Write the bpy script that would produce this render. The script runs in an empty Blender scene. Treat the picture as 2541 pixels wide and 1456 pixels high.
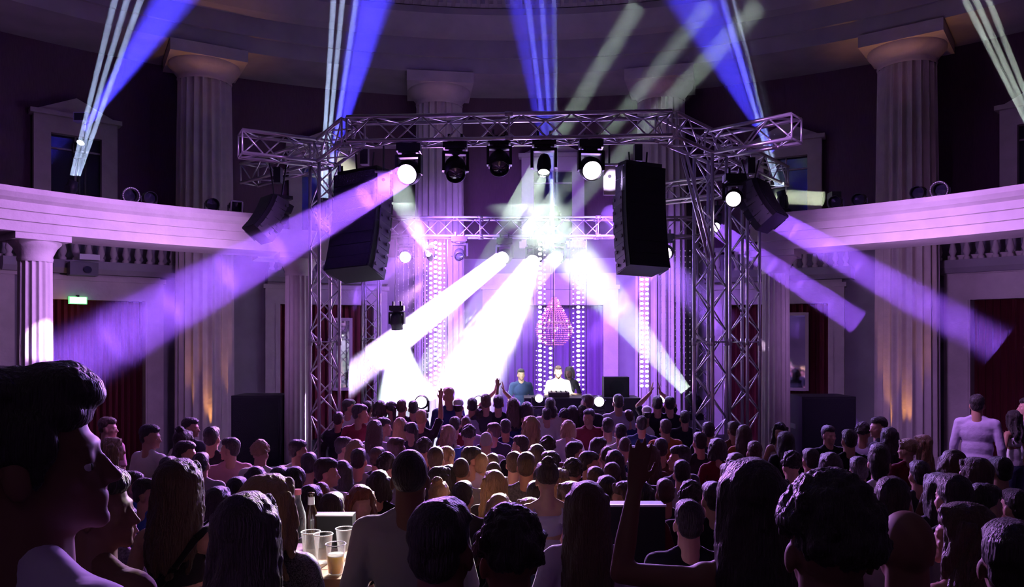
import bpy, bmesh, math, random
from mathutils import Vector, Matrix, Quaternion
PI = math.pi
R = math.radians
sc = bpy.context.scene
col = sc.collection
# ------------------------------------------------------------------ camera, world, exposure
F, HY, CX, CAMZ = 1900.0, 850.0, 1270.5, 2.5        # focal length in pixels of the 2541 px frame, horizon row
cam = bpy.data.objects.new('camera', bpy.data.cameras.new('camera'))
col.objects.link(cam)
cam.location = (0, 0, CAMZ)
cam.rotation_euler = (PI / 2, 0, 0)
cam.data.sensor_width = 36
cam.data.lens = 36 * F / 2541
cam.data.shift_y = (HY - 728) / 2541
cam.data.clip_start = 0.05
sc.camera = cam
sc.view_settings.view_transform = 'Standard'
sc.view_settings.look = 'None'
sc.view_settings.gamma = 1
sc.view_settings.use_curve_mapping = False
sc.view_settings.exposure = 0.0
w = bpy.data.worlds.new('world')
sc.world = w
w.use_nodes = True
w.node_tree.nodes['Background'].inputs[0].default_value = (0.10, 0.06, 0.16, 1)
w.node_tree.nodes['Background'].inputs[1].default_value = 0.05
cy = sc.cycles
cy.use_denoising = True
cy.use_light_tree = True
cy.max_bounces = 5
cy.diffuse_bounces = 2
cy.glossy_bounces = 2
cy.transmission_bounces = 4
cy.volume_bounces = 0
cy.transparent_max_bounces = 48
cy.caustics_reflective = False
cy.caustics_refractive = False
cy.sample_clamp_indirect = 4
cy.sample_clamp_direct = 40


def P(px, py, d):
    return Vector(((px - CX) * d / F, d, CAMZ + (HY - py) * d / F))


PURPLE = (0.55, 0.28, 1.0)
VIOLET = (0.32, 0.10, 1.0)
PINK = (0.85, 0.40, 1.0)
ICE = (0.50, 0.62, 1.0)
GREENISH = (0.80, 1.0, 0.88)
BLUE = (0.06, 0.045, 1.0)
WARM = (1.0, 0.93, 0.72)
AMBER = (1.0, 0.42, 0.10)


def aim(o, a, b):
    a, b = Vector(a), Vector(b)
    o.location = a
    o.rotation_euler = (a - b).to_track_quat('Z', 'Y').to_euler()


def lamp(kind, name, a, b, power, color, size=0.1, angle=30, blend=0.3, size_y=None, parent=None):
    l = bpy.data.lights.new(name, kind)
    l.energy = power
    l.color = color
    if kind == 'AREA':
        l.shape = 'DISK' if size_y is None else 'RECTANGLE'
        l.size = size
        if size_y is not None:
            l.size_y = size_y
        l.spread = R(angle)
    elif kind == 'SPOT':
        l.shadow_soft_size = size
        l.spot_size = R(angle)
        l.spot_blend = blend
    else:
        l.shadow_soft_size = size
    o = bpy.data.objects.new(name, l)
    col.objects.link(o)
    if kind == 'POINT':
        o.location = a
    else:
        aim(o, a, b)
    return o


# room fill: unseen area lamps added round the stage, one behind the viewer
lamp('AREA', 'stage_fill_lamp', (-2.3, 8.7, 5.35), (-9, 9.6, 2.6), 72, (0.62, 0.27, 1.0), 0.6, 105)
lamp('AREA', 'stage_fill_lamp', (2.4, 8.6, 5.35), (9, 9.2, 2.6), 75, (0.62, 0.27, 1.0), 0.6, 105)
lamp('AREA', 'side_fill_lamp', (-3.3, 9.9, 3.3), (-9, 13.0, 2.4), 55, (0.66, 0.33, 1.0), 0.5, 120)  # added to lighten the lower walls
lamp('AREA', 'side_fill_lamp', (3.9, 9.6, 3.3), (9, 12.2, 2.4), 55, (0.66, 0.33, 1.0), 0.5, 120)
lamp('AREA', 'stage_fill_lamp', (0, 12.0, 5.6), (0, 17, 6.4), 12, (0.42, 0.2, 1.0), 1.2, 140)
lamp('AREA', 'stage_fill_lamp', (-1.4, 14.2, 4.6), (-0.5, 19, 2.0), 300, (0.36, 0.13, 1.0), 0.8, 115)
lamp('AREA', 'stage_fill_lamp', (1.8, 14.2, 4.6), (1.5, 19, 2.0), 300, (0.36, 0.13, 1.0), 0.8, 115)
lamp('AREA', 'crowd_wash_lamp', (-1.6, 14.3, 4.5), (-1.6, 7.5, 1.2), 520, (0.62, 0.26, 1.0), 0.5, 70)
lamp('AREA', 'crowd_wash_lamp', (1.8, 14.3, 4.5), (1.8, 7, 1.2), 260, (0.45, 0.26, 1.0), 0.5, 80)
lamp('AREA', 'truss_fill_lamp', (0.2, 12.6, 2.7), (0, 9.6, 5.6), 100, (0.50, 0.26, 1.0), 0.7, 120)  # added to brighten the truss from below
lamp('AREA', 'rear_fill_lamp', (0, -4, 7.5), (0, 12, 7.5), 6, (0.85, 0.50, 0.85), 2.5, 180)  # faint fill added behind the viewer


# ------------------------------------------------------------------ materials
MATS = {}


def pmat(name, color, rough=0.6, metal=0.0, emit=None, estr=0.0, noise=None, bump=None, spec=0.4, trans=0.0, sheen=0.0, stretch=(1, 1, 1)):
    """noise = (scale, amount) mottles the colour, bump = (scale, strength)"""
    if name in MATS:
        return MATS[name]
    m = bpy.data.materials.new(name)
    m.use_nodes = True
    nt = m.node_tree
    b = nt.nodes['Principled BSDF']
    b.inputs['Sheen Roughness'].default_value = 0.3
    b.inputs['Base Color'].default_value = (*color, 1)
    b.inputs['Roughness'].default_value = rough
    b.inputs['Metallic'].default_value = metal
    b.inputs['Specular IOR Level'].default_value = spec
    b.inputs['Transmission Weight'].default_value = trans
    b.inputs['Sheen Weight'].default_value = sheen
    if emit:
        b.inputs['Emission Color'].default_value = (*emit, 1)
        b.inputs['Emission Strength'].default_value = estr
    if noise or bump:
        tc = nt.nodes.new('ShaderNodeTexCoord')
        mp = nt.nodes.new('ShaderNodeMapping')
        mp.inputs['Scale'].default_value = stretch
        nt.links.new(tc.outputs['Object'], mp.inputs['Vector'])
    if noise:
        n = nt.nodes.new('ShaderNodeTexNoise')
        n.inputs['Scale'].default_value = noise[0]
        n.inputs['Detail'].default_value = 4
        nt.links.new(mp.outputs[0], n.inputs['Vector'])
        r = nt.nodes.new('ShaderNodeValToRGB')
        k = noise[1]
        r.color_ramp.elements[0].position = 0.3
        r.color_ramp.elements[1].position = 0.7
        r.color_ramp.elements[0].color = (*[c * (1 - k) for c in color], 1)
        r.color_ramp.elements[1].color = (*[min(1, c * (1 + k)) for c in color], 1)
        nt.links.new(n.outputs['Fac'], r.inputs['Fac'])
        nt.links.new(r.outputs['Color'], b.inputs['Base Color'])
    if bump:
        n2 = nt.nodes.new('ShaderNodeTexNoise')
        n2.inputs['Scale'].default_value = bump[0]
        n2.inputs['Detail'].default_value = 3
        nt.links.new(mp.outputs[0], n2.inputs['Vector'])
        bp = nt.nodes.new('ShaderNodeBump')
        bp.inputs['Strength'].default_value = bump[1]
        bp.inputs['Distance'].default_value = 0.02
        nt.links.new(n2.outputs['Fac'], bp.inputs['Height'])
        nt.links.new(bp.outputs[0], b.inputs['Normal'])
    MATS[name] = m
    return m


STONE = pmat('pale_stone', (0.56, 0.50, 0.50), 0.8, noise=(3, 0.10), bump=(14, 0.25))
STONE_DARK = pmat('grey_plaster', (0.30, 0.28, 0.31), 0.85, noise=(2, 0.12))
FABRIC_WALL = pmat('crimson_fabric_wall', (0.10, 0.05, 0.085), 0.95, noise=(30, 0.15), stretch=(6, 6, 0.2), spec=0.1)
CEIL = pmat('ceiling_plaster', (0.42, 0.38, 0.40), 0.9, noise=(1.5, 0.12))
FLOORM = pmat('dark_parquet', (0.05, 0.035, 0.03), 0.5, noise=(5, 0.3))
CURTAIN = pmat('crimson_curtain', (0.085, 0.012, 0.020), 0.9, noise=(25, 0.2), stretch=(4, 4, 0.1), spec=0.1)
DARKV = pmat('dark_void', (0.012, 0.012, 0.02), 0.9)
ALU = pmat('truss_aluminium', (0.72, 0.70, 0.74), 0.32, 0.85)
BLACK = pmat('black_housing', (0.010, 0.010, 0.013), 0.5, spec=0.2)
BLACKM = pmat('black_grille', (0.012, 0.012, 0.016), 0.8, bump=(180, 0.6), spec=0.12)
BLACKR = pmat('black_rigging_steel', (0.03, 0.03, 0.035), 0.4, 0.5)
GREYP = pmat('grey_side_plate', (0.10, 0.10, 0.12), 0.5)
DGLASS = pmat('dark_lens_glass', (0.02, 0.02, 0.04), 0.08, spec=0.9)
WOOD = pmat('brown_table_wood', (0.20, 0.09, 0.04), 0.5, noise=(8, 0.3), stretch=(1, 8, 1))
CHROME = pmat('mirror_glass', (0.85, 0.85, 0.88), 0.04, 1.0)
GILT = pmat('pale_mirror_frame', (0.45, 0.38, 0.36), 0.5)


def emis(name, color, s):
    return pmat(name, (0.1, 0.1, 0.1), 0.5, emit=color, estr=s)


E_PURPLE = emis('lit_lens_violet', (0.95, 0.72, 1.0), 14)
E_WHITE = emis('lit_lens_white', (0.93, 1.0, 0.96), 14)
E_SOFT = emis('lit_lens_soft', (0.80, 0.85, 1.0), 5)
HZ = {}


def haze(d, g=0.15, patch=False):
    k = (round(d, 4), g, patch)
    if k in HZ:
        return HZ[k]
    m = bpy.data.materials.new('haze')
    m.use_nodes = True
    nt = m.node_tree
    nt.nodes.clear()
    o = nt.nodes.new('ShaderNodeOutputMaterial')
    v = nt.nodes.new('ShaderNodeVolumeScatter')
    v.inputs['Density'].default_value = d
    v.inputs['Anisotropy'].default_value = g
    v.inputs['Color'].default_value = (1, 1, 1, 1)
    nt.links.new(v.outputs[0], o.inputs['Volume'])
    HZ[k] = m
    return m


# ------------------------------------------------------------------ mesh helpers
class MB:
    def __init__(s):
        s.v, s.f = [], []

    def add(s, vs, fs):
        n = len(s.v)
        s.v += [tuple(v) for v in vs]
        s.f += [tuple(i + n for i in f) for f in fs]
        return s

    def box(s, c, size, M=None):
        hx, hy, hz = [q / 2 for q in size]
        vs = [Vector((x * hx, y * hy, z * hz)) for x in (-1, 1) for y in (-1, 1) for z in (-1, 1)]
        if M is not None:
            vs = [M @ v for v in vs]
        vs = [v + Vector(c) for v in vs]
        return s.add(vs, [(0, 1, 3, 2), (4, 6, 7, 5), (0, 4, 5, 1), (2, 3, 7, 6), (0, 2, 6, 4), (1, 5, 7, 3)])

    def frus(s, a, b, ra, rb, seg=8, caps=True):
        a, b = Vector(a), Vector(b)
        d = (b - a)
        if d.length < 1e-6:
            return s
        q = d.to_track_quat('Z', 'Y')
        vs = []
        for i in range(seg):
            t = 2 * PI * i / seg
            u = q @ Vector((math.cos(t), math.sin(t), 0))
            vs.append(a + u * ra)
            vs.append(b + u * rb)
        fs = [(2 * i, 2 * ((i + 1) % seg), 2 * ((i + 1) % seg) + 1, 2 * i + 1) for i in range(seg)]
        if caps:
            fs.append(tuple(2 * i for i in reversed(range(seg))))
            fs.append(tuple(2 * i + 1 for i in range(seg)))
        return s.add(vs, fs)

    def tube(s, a, b, r, seg=6):
        return s.frus(a, b, r, r, seg)

    def path(s, pts, r, seg=6):
        for a, b in zip(pts, pts[1:]):
            s.frus(a, b, r, r, seg)
        return s

    def ell(s, c, rad, M=None, su=14, sv=9):
        c = Vector(c)
        rx, ry, rz = rad if not isinstance(rad, (int, float)) else (rad,) * 3
        vs = []
        for j in range(1, sv):
            p = PI * j / sv
            for i in range(su):
                t = 2 * PI * i / su
                vs.append(Vector((rx * math.sin(p) * math.cos(t), ry * math.sin(p) * math.sin(t), rz * math.cos(p))))
        vs.append(Vector((0, 0, rz)))
        vs.append(Vector((0, 0, -rz)))
        fs = []
        for j in range(sv - 2):
            for i in range(su):
                a = j * su + i
                b = j * su + (i + 1) % su
                fs.append((a, a + su, b + su, b))
        T, B = len(vs) - 2, len(vs) - 1
        for i in range(su):
            fs.append((T, i, (i + 1) % su))
            fs.append((B, (sv - 2) * su + (i + 1) % su, (sv - 2) * su + i))
        if M is not None:
            vs = [M @ v for v in vs]
        return s.add([v + c for v in vs], fs)

    def cap(s, a, b, ra, rb=None, seg=12):
        rb = ra if rb is None else rb
        s.ell(a, ra, su=seg, sv=max(6, seg * 2 // 3))
        s.ell(b, rb, su=seg, sv=max(6, seg * 2 // 3))
        return s.frus(a, b, ra, rb, seg)

    def lathe(s, prof, seg=32, c=(0, 0, 0), flute=0, depth=0.0, axis=None, caps=False):
        """prof: (r, z) pairs, optional fluting"""
        vs = []
        c = Vector(c)
        for r, z in prof:
            for i in range(seg):
                t = 2 * PI * i / seg
                rr = r
                if flute and len(prof) and depth:
                    rr = r - depth * (0.5 - 0.5 * math.cos(t * flute)) ** 0.7
                v = Vector((rr * math.cos(t), rr * math.sin(t), z))
                if axis is not None:
                    v = axis @ v
                vs.append(v + c)
        fs = []
        for j in range(len(prof) - 1):
            for i in range(seg):
                a = j * seg + i
                b = j * seg + (i + 1) % seg
                fs.append((a, b, b + seg, a + seg))
        if caps:
            fs.append(tuple(reversed(range(seg))))
            fs.append(tuple((len(prof) - 1) * seg + i for i in range(seg)))
        return s.add(vs, fs)

    def sweep(s, prof, C, a0, a1, n, closed=True, slant=None):
        """sweep a profile of (radius, z) along an arc about C; angles measured from +Y clockwise"""
        m = len(prof)
        vs = []
        for i in range(n + 1):
            t = a0 + (a1 - a0) * i / n
            for r, z in prof:
                tt = t
                if slant and i == n:
                    tt = t + slant * (z - prof[0][1])
                vs.append((C[0] + r * math.sin(tt), C[1] + r * math.cos(tt), z))
        fs = []
        kk = m if closed else m - 1
        for i in range(n):
            for j in range(kk):
                a = i * m + j
                b = i * m + (j + 1) % m
                fs.append((a, b, b + m, a + m))
        if closed:
            fs.append(tuple(range(m)))
            fs.append(tuple(n * m + j for j in reversed(range(m))))
        return s.add(vs, fs)

    def mesh(s, name='mesh', smooth=False):
        me = bpy.data.meshes.new(name)
        me.from_pydata(s.v, [], s.f)
        bm = bmesh.new()
        bm.from_mesh(me)
        bmesh.ops.recalc_face_normals(bm, faces=bm.faces)
        bm.to_mesh(me)
        bm.free()
        if smooth:
            me.polygons.foreach_set('use_smooth', [True] * len(me.polygons))
        me.update()
        return me

    def build(s, name, mat, parent=None, smooth=False, world=True):
        """world=True: vertices are world coordinates, shifted into the parent's frame"""
        me = s.mesh(name, smooth)
        me.materials.append(mat)
        o = bpy.data.objects.new(name, me)
        col.objects.link(o)
        if parent is not None:
            o.parent = parent
            if world:
                me.transform(Matrix.Translation(-parent.location))
        return o


def tag(o, label=None, cat=None, group=None, kind=None):
    if label:
        o['label'] = label
    if cat:
        o['category'] = cat
    if group:
        o['group'] = group
    if kind:
        o['kind'] = kind
    return o


def thing(name, loc, label, cat, group=None):
    o = bpy.data.objects.new(name, None)
    o.empty_display_size = 0.1
    col.objects.link(o)
    o.location = loc
    return tag(o, label, cat, group)


def struct(name, mb, mat, smooth=False):
    o = mb.build(name, mat, None, smooth)
    o['kind'] = 'structure'
    return o


# ------------------------------------------------------------------ the rotunda
C0 = (0.0, 4.9)
RW, RC, RB = 14.3, 13.2, 8.0


def hit(px, rad, C=C0):
    """point where the sight line of column px meets the circle of radius rad about C (plan view)"""
    k = (px - CX) / F
    a = k * k + 1
    b = -2 * (k * C[0] + C[1])
    c = C[0] ** 2 + C[1] ** 2 - rad * rad
    y = (-b + math.sqrt(b * b - 4 * a * c)) / (2 * a)
    return Vector((k * y, y, 0))


def ang(p, C=C0):
    return math.atan2(p[0] - C[0], p[1] - C[1])


LOWZ = 4.6
struct('floor', MB().add([(-15, -10.5, 0), (15, -10.5, 0), (15, 20, 0), (-15, 20, 0)], [(0, 1, 2, 3)]), FLOORM)
struct('floor_raised_gallery', MB().box((0, -2.4, 0.225), (16, 13.6, 0.45)), FLOORM)
struct('wall_ground_level', MB().sweep([(RW, 0), (RW, LOWZ)], C0, -PI, PI, 96, closed=False), STONE_DARK)
struct('wall_upper_level', MB().sweep([(RW, LOWZ), (RW, 9.4)], C0, -PI, PI, 96, closed=False), FABRIC_WALL)
# entablature over the giant columns, cornice with dentils, then the vault
ent = MB().sweep([(RW, 8.62), (12.55, 8.62), (12.55, 8.95), (12.48, 8.95), (12.48, 9.35), (12.30, 9.42), (12.0, 9.72), (12.0, 9.86),
                  (RW, 9.86)], C0, -PI, PI, 120, closed=False)
struct('trim_1', ent, CEIL)
dent = MB()
for i in range(150):
    t = -1.15 + 2.3 * i / 149
    M = Matrix.Rotation(-t, 3, 'Z')
    dent.box((C0[0] + 11.9 * math.sin(t), C0[1] + 11.9 * math.cos(t), 9.94), (0.10, 0.2, 0.12), M)
struct('trim_2', dent, CEIL)
vault = MB()
prof = [(12.1, 9.86), (11.7, 10.0), (11.6, 10.15), (11.6, 10.5), (11.0, 10.6), (10.9, 10.9)]
for k in range(1, 10):
    t = k / 9 * PI / 2
    prof.append((10.9 * math.cos(t) + 0.01, 10.9 + 2.6 * math.sin(t)))
struct('ceiling', vault.sweep(prof, C0, -PI, PI, 96, closed=False), CEIL)

# giant fluted columns
GC = [(-110, 'left edge'), (508, ''), (1090, ''), (1640, ''), (2250, ''), (2860, '')]
GLABEL = {508: 'giant fluted stone column left of the stage with orange uplight at its foot',
          1090: 'giant fluted stone column rising behind the left half of the stage truss',
          1640: 'giant fluted stone column rising behind the right speaker array',
          2250: 'giant fluted stone column at the right with golden uplit flutes'}
for px, _ in GC:
    if px not in GLABEL:
        continue
    p = hit(px, RC)
    t = thing('stone_column', (p.x, p.y, 0), GLABEL[px], 'column', 'giant columns of the rotunda')
    rr = 0.60
    MB().lathe([(rr * 1.0, 0.25), (rr * 0.985, 3), (rr * 0.95, 6), (rr * 0.90, 8.02)], 240, flute=20, depth=0.075).build('shaft', STONE, t, world=False)
    MB().lathe([(rr * 0.9, 8.0), (rr * 0.92, 8.05), (rr * 0.9, 8.10), (rr * 1.08, 8.24), (rr * 1.2, 8.32), (rr * 1.2, 8.38)], 64).build('capital', STONE, t, True, world=False)
    MB().box((0, 0, 8.5), (rr * 2.5, rr * 2.5, 0.24), Matrix.Rotation(-ang(p), 3, 'Z')).build('abacus', STONE, t, world=False)
    MB().lathe([(rr * 1.25, 0), (rr * 1.25, 0.1), (rr * 1.12, 0.25), (rr, 0.27)], 64).build('base', STONE, t, True, world=False)

# inner colonnade: curved entablature on slimmer columns
TOPZ, BOTZ = 4.47, 3.93
ringp = [(RB, BOTZ), (RB, 4.06), (RB - 0.03, 4.065), (RB - 0.03, 4.19), (RB - 0.06, 4.195), (RB - 0.06, 4.30), (RB - 0.12, 4.34), (RB - 0.17, 4.40), (RB - 0.17, TOPZ),
         (RB + 0.85, TOPZ), (RB + 0.85, BOTZ)]
aL = ang(hit(690, RB))
aR = ang(hit(1872, RB))
struct('trim_3', MB().sweep(ringp, C0, -PI * 0.98, aL, 70, slant=-0.09), STONE)
struct('trim_4', MB().sweep(ringp, C0, PI * 0.98, aR, 70, slant=0.05), STONE)
# the entablature turning back towards the stage behind the left end
e2 = [(RB + 0.9, BOTZ - 0.02), (RB + 0.9, TOPZ - 0.05), (RB + 1.5, TOPZ - 0.05), (RB + 1.5, BOTZ - 0.02)]
struct('trim_5', MB().sweep(e2, C0, ang(hit(640, RB + 0.9)), ang(hit(880, RB + 0.9)), 12), STONE)
SL = {87: 'slim fluted column at the far left with a glaring white light patch',
      740: 'slim fluted stone column beside the left truss tower',
      1925: 'slim fluted stone column beside the right truss tower'}
for px in (-700, 87, 740, 1925):
    if px not in SL:
        continue
    p = hit(px, RB + 0.35)
    r = 0.215
    t = thing('stone_column', (p.x, p.y, 0), SL[px], 'column', 'slim columns under the curved balcony')
    MB().lathe([(r * 1.03, 0.15), (r * 1.0, 2), (r * 0.95, 3.6)], 160, flute=16, depth=0.026).build('shaft', STONE, t, world=False)
    MB().lathe([(r * .96, 3.58), (r * 1.0, 3.62), (r * .96, 3.65), (r * 1.2, 3.76), (r * 1.45, 3.82), (r * 1.45, 3.85)], 48).build('capital', STONE, t, True, world=False)
    MB().box((0, 0, 3.89), (r * 3.1, r * 3.1, 0.09), Matrix.Rotation(-ang(p), 3, 'Z')).build('abacus', STONE, t, world=False)
    MB().lathe([(r * 1.3, 0), (r * 1.3, 0.08), (r * 1.03, 0.16)], 48).build('base', STONE, t, True, world=False)


# doors with pale surrounds, curtains inside, and small balconies on top
def frame_at(px, rad):
    p = hit(px, rad)
    a = ang(p)
    return p, Matrix.Rotation(-a, 3, 'Z')     # local x along the wall, local y outwards


def door(n, px, w_open, h_open, jamb, mirror=None):
    p, M = frame_at(px, RW - 0.22)
    mb = MB()
    W = w_open + 2 * jamb

    def bx(x, z, sx, sz, y=0.0, sy=0.4):
        mb.box(p + M @ Vector((x, y, z)), (sx, sy, sz), M)
    bx(-(w_open + jamb) / 2, h_open / 2, jamb, h_open)
    bx((w_open + jamb) / 2, h_open / 2, jamb, h_open)
    bx(0, h_open + jamb * 0.55, W, jamb * 1.1)
    bx(-(w_open / 2 + 0.07), h_open / 2, 0.07, h_open, -0.2, 0.05)
    bx((w_open / 2 + 0.07), h_open / 2, 0.07, h_open, -0.2, 0.05)
    bx(0, h_open + jamb * 1.1 + 0.04, W + 0.08, 0.10, -0.03, 0.44)
    bx(0, h_open + jamb * 1.1 + 0.24, W - 0.1, 0.30, 0.05, 0.36)
    o = struct('door_%d' % n, mb, STONE)
    cm = MB()
    k = 46
    vs, fs = [], []
    for i in range(k + 1):
        x = -w_open / 2 + w_open * i / k
        y = 0.10 + 0.05 * math.sin(i * 2.1)
        for z in (0, h_open):
            vs.append(p + M @ Vector((x, y, z)))
    for i in range(k):
        fs.append((2 * i, 2 * i + 2, 2 * i + 3, 2 * i + 1))
    cm.add(vs, fs)
    c = cm.build('door_curtain', CURTAIN if n != 3 else pmat('violet_lit_infill', (0.20, 0.09, 0.28), 0.9), o)  # middle doorway's infill is no curtain; violet light put into its colour
    return p, M


DOORS = [(1, 240, 1.80, 3.38, 0.36), (2, 812, 2.15, 3.40, 0.33), (3, 1365, 2.6, 3.42, 0.36), (4, 1925, 2.25, 3.38, 0.33), (5, 2560, 2.0, 3.36, 0.48), (6, -190, 2.0, 3.4, 0.4)]
for d in DOORS:
    door(*d)


def balcony(px, label, half):
    p0 = hit(px, RW)
    a = ang(p0)
    t = thing('wall_balcony', (p0.x, p0.y, 3.95), label, 'balcony')
    MB().sweep([(RW + 0.0, 3.90), (RW - 0.55, 3.90), (RW - 0.62, 4.0), (RW - 0.62, 4.16), (RW, 4.16)], C0, a - half, a + half, 14).build('slab', STONE_DARK, t)
    MB().sweep([(RW - 0.40, 4.60), (RW - 0.58, 4.60), (RW - 0.58, 4.70), (RW - 0.40, 4.70)], C0, a - half, a + half, 14).build('handrail', STONE_DARK, t)
    n = 15
    proto = None
    for i in range(n):
        b = a - half * 0.93 + 2 * half * 0.93 * i / (n - 1)
        q = Vector((C0[0] + (RW - 0.49) * math.sin(b), C0[1] + (RW - 0.49) * math.cos(b), 4.16))
        if proto is None:
            proto = MB().lathe([(0.065, 0), (0.065, 0.05), (0.035, 0.08), (0.07, 0.17), (0.05, 0.27), (0.032, 0.36), (0.06, 0.39), (0.06, 0.44)], 12).build('baluster', STONE, t, True, world=False)
            o = proto
        else:
            o = proto.copy()
            col.objects.link(o)
            o.parent = t
        o.location = q - t.location


balcony(240, 'small balcony with stone balusters above the doorway with the lit exit sign', 0.125)
balcony(1930, 'small baluster balcony above the doorway right of the truss tower', 0.115)
balcony(2560, 'small baluster balcony above the doorway at the far right', 0.135)
balcony(812, 'small baluster balcony above the doorway behind the left truss tower', 0.10)


# upper windows: pale surrounds round dark panes
def window(n, px, ww=0.92, z0=5.0, z1=6.75, jamb=0.30):
    p, M = frame_at(px, RW - 0.12)
    mb = MB()

    def bx(x, z, sx, sz, y=0.0, sy=0.24):
        mb.box(p + M @ Vector((x, y, z)), (sx, sy, sz), M)
    bx(-(ww + jamb) / 2, (z0 + z1) / 2, jamb, z1 - z0)
    bx((ww + jamb) / 2, (z0 + z1) / 2, jamb, z1 - z0)
    bx(0, z1 + 0.17, ww + 2 * jamb, 0.34)
    bx(0, z1 + 0.38, ww + 2 * jamb + 0.14, 0.09, -0.05, 0.34)
    vs = [p + M @ Vector((x, y, z)) for y in (-0.1, 0.12) for x, z in ((-(ww / 2 + jamb), z1 + 0.42), ((ww / 2 + jamb), z1 + 0.42), (0, z1 + 0.78))]
    mb.add(vs, [(0, 1, 2), (3, 5, 4), (0, 3, 4, 1), (1, 4, 5, 2), (2, 5, 3, 0)])
    bx(0, z0 - 0.08, ww + 2 * jamb + 0.1, 0.16, -0.04, 0.3)
    o = struct('window_%d' % n, mb, STONE)
    MB().box(p + M @ Vector((0, 0.06, (z0 + z1) / 2)), (ww, 0.02, z1 - z0), M).build('window_pane', DGLASS, o)
    g = MB()
    g.box(p + M @ Vector((0, 0.03, (z0 + z1) / 2)), (0.035, 0.03, z1 - z0), M)
    g.box(p + M @ Vector((0, 0.03, z1 - 0.28)), (ww, 0.03, 0.035), M)
    g.build('window_bar', STONE_DARK, o)


window(1, 188)
window(2, 1372, 0.95)
window(3, 1950, 0.95)
window(4, 2600, 0.95)
window(5, 800, 0.95)

# mirrors inside the doorways
for px, y0, y1, wpx, lab in ((850, 795, 962, 34, 'tall pale framed mirror beside the curtain behind the left truss tower'),
                             (1978, 782, 962, 40, 'tall framed mirror on the crimson curtain right of the slim column')):
    p, M = frame_at(px, RW - 0.30)
    d = p.y
    z0, z1 = CAMZ + (HY - y1) * d / F, CAMZ + (HY - y0) * d / F
    ww = wpx * d / F
    t = thing('wall_mirror', (p.x, p.y, z0), lab, 'mirror')
    MB().box((p.x, p.y, (z0 + z1) / 2), (ww, 0.02, z1 - z0), M).build('mirror_glass', CHROME, t)
    g = MB()
    for sx in (-1, 1):
        g.box(p + M @ Vector((sx * (ww / 2 + 0.03), -0.01, 0)) + Vector((0, 0, (z0 + z1) / 2)), (0.07, 0.06, z1 - z0 + 0.12), M)
    for zz in (z0 - 0.03, z1 + 0.03):
        g.box(p + M @ Vector((0, -0.01, 0)) + Vector((0, 0, zz)), (ww, 0.06, 0.07), M)
    g.build('mirror_frame', GILT, t)

# exit sign over the left doorway
p, M = frame_at(193, RW - 0.5)
zz = CAMZ + (HY - 745) * p.y / F
t = thing('exit_sign', (p.x, p.y, zz), 'glowing white and green exit sign over the left crimson doorway', 'sign')
MB().box((p.x, p.y, zz), (0.33, 0.06, 0.15), M).build('sign_housing', pmat('green_sign', (0.02, 0.25, 0.08), 0.5, emit=(0.2, 0.9, 0.3), estr=1.2), t)
MB().box(p + M @ Vector((0, -0.035, 0)) + Vector((0, 0, zz)), (0.29, 0.01, 0.12), M).build('sign_face', emis('sign_glow', (0.85, 1.0, 0.75), 5), t)
MB().box(p + M @ Vector((0, 0.2, 0)) + Vector((0, 0, zz + 0.09)), (0.04, 0.5, 0.04), M).build('sign_bracket', BLACK, t)
lamp('POINT', 'exit_sign_lamp', p + M @ Vector((-0.05, 0.0, 0)) + Vector((0, -0.15, zz - 0.22)), None, 2.0, (1.0, 0.35, 0.12), 0.05)

# projector box and its bracket above the left doorway
p, M = frame_at(205, RW - 0.8)
zz = CAMZ + (HY - 668) * p.y / F
t = thing('wall_projector', (p.x, p.y, zz), 'dark projector under a white box above the left doorway', 'projector')
MB().box((p.x, p.y, zz), (0.50, 0.35, 0.26), M).build('projector_body', BLACKR, t)
MB().box(p + M @ Vector((0.1, -0.05, 0)) + Vector((0, 0, zz + 0.24)), (0.36, 0.22, 0.11), M).build('white_box', pmat('white_plastic', (0.75, 0.75, 0.78), 0.5), t)
MB().frus(p + M @ Vector((0.05, -0.17, 0)) + Vector((0, 0, zz - .02)), p + M @ Vector((0.05, -0.25, 0)) + Vector((0, 0, zz - .02)), .06, .07, 16).build('projector_lens', DGLASS, t)
MB().box(p + M @ Vector((0, 0.35, 0)) + Vector((0, 0, zz)), (0.06, 0.6, 0.06), M).build('bracket', BLACK, t)

# amber floor lamps washing up the giant columns
for px, offs in ((515, (-0.35, 0.05, 0.4)), (2250, (-0.45, -0.1, 0.2, 0.45))):
    p = hit(px, RC)
    inward = (Vector((C0[0], C0[1], 0)) - p).normalized()
    side = Vector((-inward.y, inward.x, 0))
    for s_ in offs:
        b = p + inward * 0.62 - side * s_ * 1.1
        tgt = p + inward * 0.50 - side * s_ * 1.05 + Vector((0, 0, 3.4))
        lamp('SPOT', 'amber_uplight', (b.x, b.y, 0.6), tgt, 130, AMBER, 0.02, 22, 0.9)
for px in (508, 1090, 1640, 2250):
    p = hit(px, RC)
    inward = (Vector((C0[0], C0[1], 0)) - p).normalized()
    b = p + inward * 1.6
    lamp('SPOT', 'capital_uplight', (b.x, b.y, 4.5), p + inward * 0.5 + Vector((0, 0, 8.4)), 34, (1.0, 0.36, 0.26), 0.1, 15, 0.9)


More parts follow.
